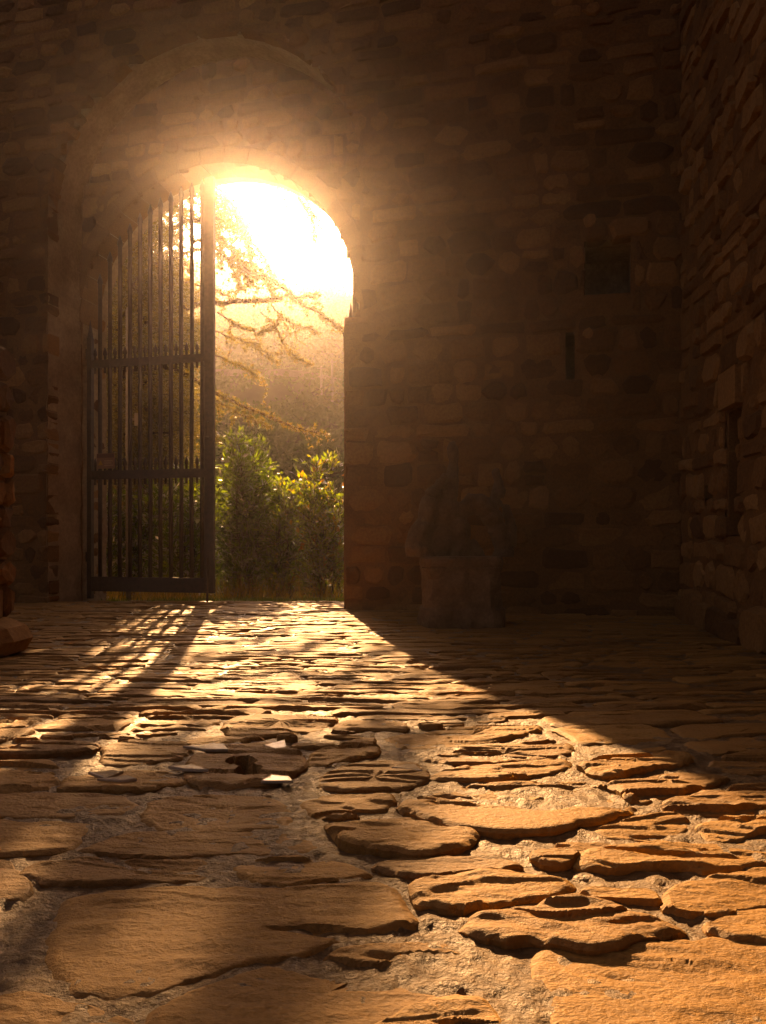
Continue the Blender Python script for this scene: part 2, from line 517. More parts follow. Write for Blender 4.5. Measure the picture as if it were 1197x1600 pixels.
# ------------------------------------------------------------------ gate wall
rng = random.Random(3)
gate_wall = thing('gate_wall', FRONT.w(0.6, 0.3, 0), 'tall brown rubble stone wall pierced by the arched gateway', 'wall')
tall = arch_hole(A_L, A_R, T_C, T_R, T_Z, 0.0, PIER_Z)
putlog = rect_hole(1.96, 2.32, 2.48, 2.93)
slot = rect_hole(1.79, 1.90, 1.84, 2.24)
WTOP = 7.6
core = MB()
arch_slab(core, FRONT, -8.0, 2.9, -0.3, WTOP, A_L - 0.02, A_R + 0.03, T_C, T_R + 0.025, T_Z, 0.13, 0.5, rects=(slot.rect, putlog.rect))
core.box(FRONT.w(0.03, 0.13, -0.3), Vector(FRONT.w(0.15, 0, 0)) - Vector(FRONT.w(0, 0, 0)), Vector(FRONT.w(0, 0.37, 0)) - Vector(FRONT.w(0, 0, 0)), (0, 0, PIER_Z + 0.27))
core.build('wall_core', M_PLASTER, gate_wall)  # pale plaster on the arch soffit partly stands in for light on its edge
core2 = MB()
arch_slab(core2, FRONT, -8.0, 2.9, -0.3, WTOP - 0.02, G_L - 0.01, G_R + 0.01, G_C, G_RAD + 0.01, G_Z, 0.56, 0.95)
core2.build('arch_core', M_PLASTER, gate_wall)
V, F = sheet(FRONT, -7.9, 2.72, -0.1, WTOP, [tall, putlog, slot], 0.008, 0.07, 2)
mesh_obj('mortar', V, F, M_MORTAR, gate_wall, True)
garch = arch_hole(G_L, G_R, G_C, G_RAD, G_Z)
V, F = sheet(BACKF, -2.95, 0.22, -0.1, 5.4, [garch], 0.012, 0.06, 3)
mesh_obj('mortar', V, F, M_MORTAR, gate_wall, True)
V, F = sheet(LREV, -0.0, 0.95, -0.1, 3.9, [], 0.006, 0.05, 4, amp=0.02)
mesh_obj('plaster', V, F, M_PLASTER, gate_wall, True)
st = courses(FRONT, -7.6, 2.70, -0.05, WTOP - 0.1, [tall, putlog, slot], rng, margin=0.20 * 0, seed=5, edge_depth=0.15)
# the ring of the tall arch replaces the courses that meet it
ring = arch_hole(A_L, A_R, T_C, T_R + 0.24, T_Z)
def keep(stn):
    x, y, z = stn[3]
    s = (x - P0[0]) * U[0] + (y - P0[1]) * U[1]
    return True
st = [q for q in st if keep(q)]
st += courses(BACKF, -2.9, 0.16, -0.05, 5.3, [arch_hole(G_L, G_R, G_C, G_RAD + 0.15, G_Z)], rng, ch=(0.11, 0.2), seed=6, depth=0.1)
st += courses(LREV, 0.66, 0.95, 0.0, 3.6, [], rng, ch=(0.13, 0.24), sw=(0.2, 0.42), proud=(-0.015, 0.004), depth=0.08, joint=0.03, seed=8)
place_stones(st, gate_wall, M_STONE, 300)
vo = voussoirs(BACKF, G_C, G_RAD, G_Z, 0.15, 19, -0.004, 0.30, rng)
place_stones(vo, gate_wall, M_MORTAR, 100, 'voussoir', 'arch_stones')
# impost slab on the pier, the sill of the putlog hole
im = MB()
im.box(FRONT.w(-0.012, -0.015, PIER_Z), Vector(FRONT.w(0.20, 0, 0)) - Vector(FRONT.w(0, 0, 0)), Vector(FRONT.w(0, 0.5, 0)) - Vector(FRONT.w(0, 0, 0)), (0, 0, 0.045), 0.6)
im.build('impost', M_STONE, gate_wall)
for (s, z, rr) in ((1.99, 3.10, 0.05), (1.98, 2.21, 0.045)):     # pale flints let into the wall
    mb = MB()
    ol = [(s + rr * (0.8 + 0.4 * rng.random()) * math.cos(a), z + rr * 1.15 * (0.8 + 0.4 * rng.random()) * math.sin(a)) for a in [2 * math.pi * k / 9 for k in range(9)]]
    v, f = stone_shape(FRONT, ol, s, z, 0.05, 0.03, rng)
    mb.add(v, f, 1.0)
    tag(mb.build('pale_stone', M_STONE_SIDE, gate_wall), 'small pale stone')

# ------------------------------------------------------------------ right-hand wall
rng = random.Random(5)
side_wall = thing('side_wall', RIGHT.w(2.0, 0.3, 0), 'rough rubble stone wall coming forward at the right edge, with slit window', 'wall')
slit = rect_hole(1.06, 1.28, 0.64, 1.39)
slit2 = rect_hole(0.60, 0.74, 0.80, 0.98)
V, F = sheet(RIGHT, -0.1, 9.0, -0.1, WTOP, [slit, slit2], 0.008, 0.07, 12, amp=0.025)
mesh_obj('mortar', V, F, M_MORTAR, side_wall, True)
cb = MB()
def cbox(q0, q1, t0, t1, z0, z1):
    cb.box(RIGHT.w(q0, t0, z0), Vector(RIGHT.w(q1 - q0, 0, 0)) - Vector(RIGHT.w(0, 0, 0)), Vector(RIGHT.w(0, t1 - t0, 0)) - Vector(RIGHT.w(0, 0, 0)), (0, 0, z1 - z0))
cbox(-0.1, 1.06, 0.16, 0.76, -0.3, WTOP)
cbox(1.28, 9.0, 0.16, 0.76, -0.3, WTOP)
cbox(1.061, 1.279, 0.162, 0.76, -0.3, 0.64)
cbox(1.061, 1.279, 0.162, 0.76, 1.39, WTOP)
cbox(1.03, 1.066, 0.02, 0.158, 0.62, 1.40)
cbox(1.061, 1.279, 0.765, 0.80, 0.5, 1.5)
cb.build('wall_core', M_MORTAR, side_wall)
lint = rect_hole(1.02, 1.36, 1.39, 1.64)
st = courses(RIGHT, 0.03, 8.9, -0.05, WTOP - 0.1, [slit, slit2, lint], rng, ch=(0.09, 0.21), sw=(0.12, 0.40), proud=(-0.006, 0.030), depth=0.17, seed=15, wob=0.03)
# rough plinth boulders along the foot
s = 0.0
while s < 5:
    wd = rng.uniform(0.25, 0.5); hh = rng.uniform(0.16, 0.3)
    ol = [(s + wd / 2 + wd / 2 * math.copysign(abs(math.cos(a)) ** 0.45, math.cos(a)) * rng.uniform(0.88, 1.04), hh / 2 - 0.05 + hh / 2 * math.copysign(abs(math.sin(a)) ** 0.45, math.sin(a)) * rng.uniform(0.88, 1.06)) for a in [2 * math.pi * k / 10 for k in range(10)]]
    v, f = stone_shape(RIGHT, ol, s + wd / 2, hh / 2 - 0.05, 0.1, rng.uniform(0.05, 0.10), rng)
    st.append((v, f, 0.6 * rng.random(), RIGHT.w(s + wd / 2, 0, hh / 2), wd * hh))
    s += wd * 0.9
place_stones(st, side_wall, M_STONE_SIDE, 300)
lm = MB()
lm.box(RIGHT.w(1.03, -0.035, 1.40), Vector(RIGHT.w(0.32, 0, 0)) - Vector(RIGHT.w(0, 0, 0)), Vector(RIGHT.w(0, 0.15, 0)) - Vector(RIGHT.w(0, 0, 0)), (0, 0, 0.225), 0.95)
tag(lm.build('lintel', M_STONE_SIDE, side_wall), 'smooth pale lintel block')

# ------------------------------------------------------------------ low pier at the left edge
rng = random.Random(9)
pier = thing('stone_pier', (-2.1, 4.0, 0), 'low rough stone pier cut off by the left edge', 'pier')
PF = Face((-2.62, 3.80), (1, 0), (0, 1))
PS = Face((-1.955, 3.80), (0, 1), (-1, 0))
mb = MB(); mb.box((-2.62, 3.84, -0.2), (0.63, 0, 0), (0, 0.22, 0), (0, 0, 1.60)); mb.build('pier_core', M_MORTAR, pier)
st = courses(PF, 0, 0.66, -0.05, 1.45, [], rng, sw=(0.2, 0.4), proud=(0, 0.03), depth=0.1, seed=4)
st += courses(PS, 0, 0.27, -0.05, 1.45, [], rng, sw=(0.2, 0.35), proud=(0, 0.02), depth=0.1, seed=4)
for (px_, hh, pr) in ((0.45, 0.2, 0.12), (0.60, 0.22, 0.06)):
    ol = [(px_ + 0.2 * math.cos(a), 0.08 + hh / 2 * math.sin(a)) for a in [2 * math.pi * k / 10 for k in range(10)]]
    v, f = stone_shape(PF, ol, px_, 0.08, 0.2, pr, rng)
    st.append((v, f, rng.random(), PF.w(px_, 0, 0.1), 0.06))
place_stones(st, pier, M_STONE, 120)

# ------------------------------------------------------------------ paving
pavement = tag(mesh_obj('pavement', *(lambda: (
    [(x, y, float(np.interp(y, GY, GZ)) - 0.06) for y in np.linspace(-4, 7.9, 60) for x in np.linspace(-8, 6.5, 3)],
    [(j * 3 + i, j * 3 + i + 1, (j + 1) * 3 + i + 1, (j + 1) * 3 + i) for j in range(59) for i in range(2)]))(), M_BED), kind='structure')
TR = [
 [(235,1247),(275,1241),(410,1243),(440,1250),(450,1288),(430,1294),(330,1295),(250,1293),(232,1280)],
 [(-40,1240),(100,1237),(205,1242),(215,1255),(200,1268),(100,1271),(-40,1272)],
 [(-40,1276),(110,1275),(150,1277),(135,1300),(100,1325),(-40,1332)],
 [(120,1325),(190,1300),(300,1298),(430,1298),(480,1303),(497,1318),(470,1328),(300,1332),(180,1331)],
 [(38,1357),(60,1346),(180,1345),(320,1341),(335,1352),(343,1368),(300,1375),(120,1374),(45,1368)],
 [(372,1345),(480,1342),(560,1350),(575,1366),(500,1373),(400,1377),(382,1366)],
 [(95,1402),(200,1397),(400,1391),(560,1386),(600,1400),(645,1443),(600,1456),(500,1470),(400,1498),(300,1528),(245,1540),(110,1543),(88,1500),(90,1440)],
 [(240,1580),(340,1542),(480,1496),(600,1474),(688,1464),(735,1500),(765,1540),(720,1552),(560,1595),(540,1640),(230,1640)],
 [(560,1640),(580,1598),(700,1566),(775,1566),(800,1640)],
 [(-60,1560),(90,1560),(200,1578),(190,1640),(-60,1640)],
 [(-60,1338),(22,1342),(20,1362),(50,1380),(30,1396),(-60,1398)],
 [(845,1492),(900,1487),(1000,1479),(1100,1470),(1240,1474),(1240,1640),(890,1640),(855,1560),(838,1512)],
 [(1030,1415),(1060,1390),(1110,1370),(1160,1358),(1240,1350),(1240,1402),(1150,1422),(1090,1430),(1040,1424)],
 [(1112,1446),(1150,1430),(1240,1412),(1240,1464),(1180,1472),(1130,1461)],
 [(722,1450),(790,1430),(880,1415),(940,1416),(1010,1433),(1060,1453),(1050,1463),(980,1473),(900,1481),(820,1477),(750,1466)],
 [(638,1392),(690,1373),(780,1367),(850,1371),(888,1380),(860,1398),(800,1408),(730,1422),(690,1426),(655,1414)],
 [(910,1390),(950,1384),(1000,1388),(1028,1395),(1010,1404),(940,1402)],
 [(590,1347),(680,1339),(780,1346),(800,1355),(760,1362),(680,1369),(620,1367)],
 [(890,1345),(940,1331),(1050,1319),(1240,1300),(1240,1343),(1150,1353),(1000,1356),(920,1354)],
 [(815,1340),(860,1321),(920,1315),(960,1320),(930,1334),(860,1348)],
 [(935,1295),(1000,1277),(1060,1270),(1075,1285),(1050,1299),(1000,1307),(960,1304)],
 [(1028,1262),(1080,1246),(1150,1233),(1240,1226),(1240,1254),(1130,1266),(1060,1269)],
 [(955,1222),(1000,1211),(1090,1201),(1150,1215),(1100,1230),(1010,1248),(980,1240)],
 [(660,1212),(760,1196),(870,1186),(890,1195),(850,1207),(760,1220),(690,1219)],
 [(622,1258),(690,1234),(800,1224),(900,1216),(945,1222),(985,1250),(968,1268),(880,1298),(780,1303),(700,1292)],
 [(512,1290),(600,1276),(700,1277),(738,1300),(700,1328),(620,1336),(540,1319)],
 [(470,1252),(540,1242),(618,1242),(608,1260),(540,1277),(490,1276)],
 [(1085,1290),(1150,1276),(1240,1266),(1240,1292),(1120,1308)],
 [(298,1187),(340,1167),(430,1162),(478,1180),(468,1205),(420,1226),(330,1228),(290,1213)],
 [(482,1190),(502,1173),(578,1156),(590,1177),(520,1191)],
 [(-40,1165),(90,1160),(150,1165),(140,1179),(-40,1183)],
 [(100,1216),(200,1202),(282,1206),(286,1226),(200,1235),(92,1233)],
 [(-40,1192),(90,1190),(86,1230),(-40,1233)],
 [(495,1217),(560,1197),(640,1194),(672,1214),(640,1230),(520,1235)],
 [(345,1135),(400,1119),(480,1113),(530,1122),(500,1139),(420,1150),(360,1149)],
 [(590,1150),(700,1141),(830,1126),(850,1139),(760,1157),(640,1167)],
 [(650,1180),(760,1166),(880,1160),(905,1171),(850,1180),(720,1192)],
 [(900,1192),(960,1180),(1060,1174),(1080,1190),(1000,1203),(930,1212)],
 [(1095,1190),(1160,1180),(1240,1172),(1240,1200),(1170,1208)],
 [(160,1168),(230,1160),(300,1162),(290,1180),(220,1192),(160,1192)],
]
WP = []
for poly in TR:
    q = [on_ground(*p) for p in poly]
    ax, ay = sum(p[0] for p in q) / len(q), sum(p[1] for p in q) / len(q)
    gr = 0.011
    WP.append([(p[0] + gr * (p[0] - ax) / math.hypot(p[0] - ax, p[1] - ay), p[1] + gr * (p[1] - ay) / math.hypot(p[0] - ax, p[1] - ay)) for p in q])

def inside(poly, x, y):
    c = False
    j = len(poly) - 1
    for i in range(len(poly)):
        xi, yi = poly[i]; xj, yj = poly[j]
        if (yi > y) != (yj > y) and x < (xj - xi) * (y - yi) / (yj - yi + 1e-12) + xi: c = not c
        j = i
    return c

DRAIN = [on_ground(374, 1189), on_ground(388, 1203)]
SUNX, SUNY = SUN.x, SUN.y
def relief(x, y, k, seed):
    """cleft sandstone: thin layers broken off in steps that run along the bed, plus grain"""
    wx = x + 0.05 * (fbm(x * 5, y * 5, 2, 3) - 0.5); wy = y + 0.22 * x * 0.35 + 0.07 * (fbm(x * 4 + 5, y * 4, 3, 4) - 0.5)
    n = fbm(wx * 1.7 + seed * 3.1, wy * 8.0 + seed * 1.7, 4, 21)
    st_ = n * 9.0
    fl = np.floor(st_); fr = st_ - fl
    ter = (fl + np.clip((fr - 0.88) / 0.12, 0, 1)) / 9.0
    h = (ter - 0.5) * 0.036 * k + (fbm(x * 3 + seed, y * 6, 2, 31) - 0.5) * 0.007 * k
    h = h + (fbm(x * 16, y * 55, 3, 33) - 0.5) * 0.006 * (0.5 + 0.6 * k)
    # a few short open clefts
    cl = fbm(wx * 2.2 + seed * 5.3, wy * 17.0, 3, 41)
    h = h - np.clip((cl - 0.64) / 0.03, 0, 1) * 0.016 * k
    for (dx, dy) in DRAIN:
        d = np.hypot((x - dx) / 0.019, (y - dy) / 0.026)
        h = h - 0.06 * np.clip((1.25 - d) / 0.35, 0, 1)
    return h

def chaikin(p, n=2):
    for _ in range(n):
        q = []
        for i in range(len(p)):
            a, b = p[i], p[(i + 1) % len(p)]
            q += [(a[0] * .8 + b[0] * .2, a[1] * .8 + b[1] * .2), (a[0] * .2 + b[0] * .8, a[1] * .2 + b[1] * .8)]
        p = q
    return p

def slab(poly, lift, tilt, k, seed, near):
    p = chaikin(poly, 2)
    L = [0]
    for i in range(len(p)):
        a, b = p[i], p[(i + 1) % len(p)]
        L.append(L[-1] + math.hypot(b[0] - a[0], b[1] - a[1]))
    n = 150 if near == 2 else (44 if near == 1 else 20)
    rad = max(0.05, math.sqrt(abs(sum(p[j][0] * p[(j + 1) % len(p)][1] - p[(j + 1) % len(p)][0] * p[j][1] for j in range(len(p)))) / 6.28))
    ew = min(0.12, 0.010 / rad)
    m_ = 22 if near == 2 else (6 if near == 1 else 2)
    rings = [(1 - ew) * math.sqrt((q + 1) / m_) for q in range(m_)] + ([1 - ew * 0.5, 1.0] if near else [1.0])
    tt = np.linspace(0, L[-1], n, endpoint=False)
    px_ = np.interp(tt, L, [q[0] for q in p] + [p[0][0]]); py_ = np.interp(tt, L, [q[1] for q in p] + [p[0][1]])
    jx = (fbm(px_ * 14, py_ * 14, 4, 51) - 0.5) * 0.040; jy = (fbm(px_ * 14 + 50, py_ * 14, 4, 52) - 0.5) * 0.030
    px_ = px_ + jx; py_ = py_ + jy
    cx, cy = px_.mean(), py_.mean()
    X = [np.array([cx])]; Y = [np.array([cy])]; E = [np.array([0.0])]
    for f in rings:
        X.append(cx + (px_ - cx) * f); Y.append(cy + (py_ - cy) * f)
        e = max(0, (f - (1 - ew)) / ew)
        E.append(np.full(n, e * e * 0.006))
    X.append(cx + (px_ - cx) * 1.012); Y.append(cy + (py_ - cy) * 1.012); E.append(np.full(n, 0.06))
    x = np.concatenate(X); y = np.concatenate(Y); e = np.concatenate(E)
    sk = e > 0.05
    rel = relief(x, y, k, seed)
    rel = rel - np.percentile(rel[~sk], 62)
    z = G(x, y) + lift + 0.003 + tilt[0] * (x - cx) + tilt[1] * (y - cy) + np.where(np.hypot(x - DRAIN[0][0], y - DRAIN[0][1]) < 0.12, rel, np.clip(rel, -0.008, 0.005)) - e
    F = []
    for i in range(n): F.append((0, 1 + i, 1 + (i + 1) % n))
    for r in range(len(rings)):
        b0 = 1 + r * n; b1 = b0 + n
        for i in range(n):
            j = (i + 1) % n
            F.append((b0 + i, b1 + i, b1 + j, b0 + j))
    V = np.stack([x, y, z], 1)
    return V, F, (cx, cy)

rng = random.Random(21)
slabs = []
for i, poly in enumerate(WP):
    if sum(poly[j][0] * poly[(j + 1) % len(poly)][1] - poly[(j + 1) % len(poly)][0] * poly[j][1] for j in range(len(poly))) < 0: poly = poly[::-1]
    rough = 0.42 if i < 12 else 0.9
    if i in (24, 25, 14, 19): rough = 1.5
    if i == 28: rough = 0.4
    slabs.append((poly, rng.uniform(-0.006, -0.002) if i < 12 else rng.uniform(-0.003, 0.003), (rng.uniform(-0.015, 0.015), rng.uniform(-0.02, 0.015)), rough, i, 2))
# the other rows: long narrow stones laid across the way
y = 0.55
row = 0
while y < 7.35:
    dep = rng.uniform(0.065, 0.125) if y > 1.9 else rng.uniform(0.10, 0.2)
    x = -0.62 * y - 0.9 + rng.uniform(-0.3, 0)
    while x < 0.62 * y + 0.8:
        for ln in ([rng.uniform(0.22, 0.62)] + ([rng.uniform(0.16, 0.24), 0.10] if y < 3 else [])):
            g = 0.006
            dd = dep * rng.uniform(0.86, 1.0)
            skew = rng.uniform(-0.02, 0.02)
            def yy(xx, base):
                bend = 0.20 * max(0, xx - 0.2) * (1 if base < 3 else max(0, 1 - (base - 3) / 2))      # the right-hand field runs aslant
                return base + bend + 0.05 * (float(fbm(xx * 0.8, base * 0.9, 2, 61)) - 0.5) * 2
            pts = []
            for k in range(5): pts.append((x + g + (ln - 2 * g) * k / 4, yy(x + ln * k / 4, y) + g))
            for k in range(5): pts.append((x + ln - g - (ln - 2 * g) * k / 4 + skew, yy(x + ln - ln * k / 4, y + dd) - g))
            cx = sum(p[0] for p in pts) / 10; cy = sum(p[1] for p in pts) / 10
            ok = True
            for W_ in WP:
                if abs(W_[0][1] - cy) > 1.2: continue
                if any(inside(W_, px_ * 0.93 + cx * 0.07, py_ * 0.93 + cy * 0.07) for (px_, py_) in pts + [(cx, cy), ((cx + pts[0][0]) / 2, cy), ((cx + pts[4][0]) / 2, cy)]) or any(inside(pts, *q) for q in W_):
                    ok = False; break
            # keep clear of the side wall
            if cx > 2.262 - 0.1175 * (5.88 - cy) - 0.05 and cy < 5.9: ok = False
            if cy > 6.55 and (cx > 0.0 or cx < -3.2): ok = False
            if ok: break
        if ok:
            near = 1 if cy < 3.6 else 0
            slabs.append((pts, rng.uniform(-0.004, 0.004), (rng.uniform(-0.02, 0.02), rng.uniform(-0.04, 0.03)), 0.9 if cy < 4 else 0.8, row * 31 % 97 + int(cx * 5), near))
            x += ln
        else:
            x += 0.05
    y += dep
    row += 1
# small stones wedged into the gaps
def covered(x, y):
    for (poly, *_r) in slabs:
        if abs(poly[0][1] - y) < 0.8 and abs(poly[0][0] - x) < 1.2 and inside(poly, x, y): return True
    return False
for k in range(2600):
    y = rng.uniform(0.6, 2.9) ; x = rng.uniform(-0.55, 0.55) * y * 1.1
    rx, ry = rng.uniform(0.03, 0.10), rng.uniform(0.016, 0.04)
    th = 0.2 * (x > 0.15) + rng.gauss(0, 0.15)
    pts = []
    for j in range(9):
        a = 2 * math.pi * j / 9
        u, v = rx * math.cos(a) * rng.uniform(0.8, 1.1), ry * math.sin(a) * rng.uniform(0.8, 1.1)
        pts.append((x + u * math.cos(th) - v * math.sin(th), y + u * math.sin(th) + v * math.cos(th)))
    if covered(x, y) or any(covered(*p) for p in pts): continue
    slabs.append((pts, rng.uniform(-0.006, 0.004), (rng.uniform(-0.05, 0.05), rng.uniform(-0.1, 0.05)), 0.8, k % 89, 1))
sl = []
for (poly, lift, tilt, k, seed, near) in slabs:
    V, F, c = slab(poly, lift, tilt, k, seed, near)
    a = 0.5 * abs(sum(poly[j][0] * poly[(j + 1) % len(poly)][1] - poly[(j + 1) % len(poly)][0] * poly[j][1] for j in range(len(poly))))
    px_, py_ = px_of(c[0], c[1], float(V[0][2]))
    vis = -60 < px_ < 1257 and py_ < 1660
    sl.append((a / c[1] ** 3 if vis else -1, V, F, rng.random()))
sl.sort(key=lambda q: -q[0])
rest = MB()
for i, (sc_, V, F, t) in enumerate(sl):
    if i < 300 and sc_ > 0:
        mesh_obj('paving_stone', V, F, M_PAVE, pavement, True, [t] * len(V)).data.set_sharp_from_angle(angle=R(32))
    else: rest.add(V.tolist(), F, t)
o = rest.build('paving_stones_beyond', M_PAVE, pavement, True); o['kind'] = 'stuff'; o.data.set_sharp_from_angle(angle=R(32))
# gravelly mortar between the stones
ny, nx = 420, 420
yy_ = 0.42 * (7.7 / 0.42) ** np.linspace(0, 1, ny)
uu = np.linspace(-1, 1, nx)
YY = np.repeat(yy_[:, None], nx, 1); XX = uu[None, :] * (0.66 * YY + 0.7)
ZZ = G(XX, YY) - 0.005 + (fbm(XX * 55, YY * 55, 2, 71) - 0.5) * 0.010 + (fbm(XX * 7, YY * 7, 3, 72) - 0.5) * 0.008
for (dx, dy) in DRAIN: ZZ = ZZ - 0.07 * (np.hypot((XX - dx) / 0.03, (YY - dy) / 0.04) < 1.3)
V = np.stack([XX.ravel(), YY.ravel(), ZZ.ravel()], 1)
idx = np.arange(ny * nx).reshape(ny, nx)
F = np.stack([idx[:-1, :-1].ravel(), idx[:-1, 1:].ravel(), idx[1:, 1:].ravel(), idx[1:, :-1].ravel()], 1).tolist()
o = mesh_obj('joint_gravel', V, F, M_BED, pavement, True); o['kind'] = 'stuff'
# thin pale glossy chips lying on the paving
chips = [([(286,1171),(350,1168),(356,1175),(320,1175)], 'long pale chip lying above the drain stone'),
         ([(412,1169),(445,1163),(448,1171),(430,1173)], 'small pale triangular chip right of the two drain holes'),
         ([(263,1203),(300,1201),(326,1208),(290,1207)], 'thin pale sliver at the left rim of the drain stone'),
         ([(138,1212),(193,1211),(165,1221)], 'dull pale triangular chip in the gate shadow'),
         ([(152,1223),(200,1218),(214,1222),(190,1225)], 'bright flat sliver just below the dull triangular chip'),
         ([(408,1226),(425,1218),(452,1220),(458,1226)], 'bright pale chip below the drain stone'),
         ([(612,1204),(645,1197),(660,1209)], 'lone pale chip at the joint right of the drain stone')]
for poly, lab in chips:
    pts = [on_ground(*p) for p in poly]
    cx = sum(p[0] for p in pts) / len(pts); cy = sum(p[1] for p in pts) / len(pts)
    z0 = float(G(cx, cy)) + 0.007
    mb = MB()
    n = len(pts)
    tz = 0.0
    v = [(p[0], p[1], z0 - 0.004 + tz * (p[1] - cy)) for p in pts] + [(p[0], p[1], z0 + 0.0005 + tz * (p[1] - cy)) for p in pts] + [(cx + (p[0] - cx) * .9, cy + (p[1] - cy) * .9, z0 + 0.0015 + tz * (p[1] - cy)) for p in pts]
    f = []
    for i in range(n):
        j = (i + 1) % n
        f += [(i, j, n + j, n + i), (n + i, n + j, 2 * n + j, 2 * n + i)]
    f.append(tuple(range(2 * n, 3 * n)))
    mb.add(v, f, rng.random())
    tag(mb.build('glossy_chip', M_CHIP), lab, 'stone chip', 'bright chips on the paving')

# ------------------------------------------------------------------ land outside
ys = np.concatenate([np.linspace(7.6, 20, 30), np.linspace(20.5, 66, 70)])
xs = np.linspace(-45, 45, 91)
YY, XX = np.meshgrid(ys, xs, indexing='ij')
far = np.clip((YY - 18) / 16, 0, 1)
RID = 0.9 * (fbm(XX * 0.09, XX * 0 + 3, 3, 81) - 0.5) * 2 + np.clip(-(XX + 4.5) * 0.4, -1.6, 0.5)
ZZ = np.interp(YY, GY, GZ) + far * ((fbm(XX * 0.14, YY * 0.14, 4, 82) - 0.5) * 2.0 + RID * np.clip((YY - 28) / 20, 0, 1)) - 0.02
V = np.stack([XX.ravel(), YY.ravel(), ZZ.ravel()], 1)
ny, nx = YY.shape
idx = np.arange(ny * nx).reshape(ny, nx)
FQ = np.stack([idx[:-1, :-1].ravel(), idx[:-1, 1:].ravel(), idx[1:, 1:].ravel(), idx[1:, :-1].ravel()], 1)
mid = (ys[:-1] + ys[1:]) / 2
rowid = np.repeat(np.arange(ny - 1), nx - 1)
n_near = int((ys < 17).sum()) - 1
tag(mesh_obj('ground', V, FQ[rowid < n_near].tolist(), M_EARTH, None, True), kind='structure')
hill = tag(mesh_obj('hill', V, FQ[rowid >= n_near].tolist(), M_HILL, None, True), kind='structure')
def hz(x, y):
    j = np.clip(np.searchsorted(ys, y) - 1, 0, ny - 2); i = np.clip(((np.asarray(x) + 45)).astype(int), 0, nx - 2)
    fy = (y - ys[j]) / (ys[j + 1] - ys[j]); fx = (x + 45) - i
    return (ZZ[j, i] * (1 - fx) + ZZ[j, i + 1] * fx) * (1 - fy) + (ZZ[j + 1, i] * (1 - fx) + ZZ[j + 1, i + 1] * fx) * fy

def leaf_cloud(C, size, asp, rnd, up=None, mult=1):
    """one quad-leaf per centre; C (n,3)"""
    n = len(C)
    d = rnd.normal(size=(n, 3)); d /= np.linalg.norm(d, axis=1)[:, None]
    if up is not None: d = d * 0.75 + up; d /= np.linalg.norm(d, axis=1)[:, None]
    q = rnd.normal(size=(n, 3)); a = np.cross(d, q); a /= np.linalg.norm(a, axis=1)[:, None]
    nn = np.cross(d, a)
    L = size * rnd.uniform(0.6, 1.3, (n, 1)); W = L * asp
    p0 = C; p1 = C + d * L * 0.5 + a * W * 0.5 + nn * W * 0.15; p2 = C + d * L; p3 = C + d * L * 0.5 - a * W * 0.5 + nn * W * 0.15
    V = np.stack([p0, p1, p2, p3], 1).reshape(-1, 3)
    F = np.arange(4 * n).reshape(n, 4)
    return V, F

# scrub on the hill
rnd = np.random.default_rng(5)
nsh = 6500
sy = rnd.uniform(20, 52, nsh); sx = rnd.uniform(-0.62, 0.22, nsh) * sy
keepm = fbm(sx * 0.3, sy * 0.3, 3, 91) > 0.22
sx, sy = sx[keepm], sy[keepm]
sz = hz(sx, sy)
rad = rnd.uniform(0.22, 0.70, len(sx)) * (0.7 + 0.6 * fbm(sx * 0.12, sy * 0.12, 2, 92))
CC = []; TT = []
for k in range(len(sx)):
    n = 36
    d = rnd.normal(size=(n, 3)); d /= np.linalg.norm(d, axis=1)[:, None]; d[:, 2] = np.abs(d[:, 2]) * 1.1
    CC.append(np.array([sx[k], sy[k], sz[k]]) + d * rad[k] * rnd.uniform(0.65, 1.0, (n, 1)))
    TT.append(np.full(n * 4, np.clip(fbm(sx[k] * 0.25, sy[k] * 0.25, 2, 93) + rnd.uniform(-0.2, 0.2), 0, 1)))
V, F = leaf_cloud(np.concatenate(CC), 0.22, 0.8, rnd)
tag(mesh_obj('hillside_scrub', V, F.tolist(), M_SCRUB, None, False, np.concatenate(TT)), 'hazy green and brown scrub covering the hillside', 'scrub', kind='stuff')
# a road across the hillside
rd = MB(); pv = []
for k in range(41):
    x = -32 + k * 1.2; yb = 38 + 0.04 * x
    z = float(hz(np.array(x), np.array(yb)))
    z = max(z, float(hz(np.array(x), np.array(yb + 0.4)))) + 0.1
    pv.append((x, yb, z))
v = []; f = []
for k, (x, yb, z) in enumerate(pv):
    v += [(x, yb - 0.25, z - 0.35), (x, yb - 0.2, z), (x, yb + 0.5, z + 0.04), (x, yb + 0.6, z - 0.2)]
for k in range(40):
    a, b = 4 * k, 4 * k + 4
    f += [(a, b, b + 1, a + 1), (a + 1, b + 1, b + 2, a + 2), (a + 2, b + 2, b + 3, a + 3)]
rd.add(v, f); tag(rd.build('road', M_ROAD), kind='structure')
for (px_, py0, py1, lab) in ((502, 612, 572, 'left one of two thin pale poles on the hill'), (519, 612, 562, 'right one of two thin pale poles on the hill, the taller')):
    d = 36.5; p = at(px_, py0, d); gz = float(hz(np.array(p.x), np.array(d))) - 0.4
    t = thing('utility_pole', (p.x, d, gz), lab, 'pole', 'thin poles on the hillside')
    top = at(px_, py1, d)
    mb = MB(); mb.tube([(p.x, d, gz), (p.x, d, top.z)], [0.07, 0.05], 8); mb.build('pole', M_POST, t)
    mb = MB(); mb.box((p.x - 0.2, d - 0.02, top.z - 0.13), (0.4, 0, 0), (0, 0.04, 0), (0, 0, 0.04)); mb.build('crossarm', M_POST, t)

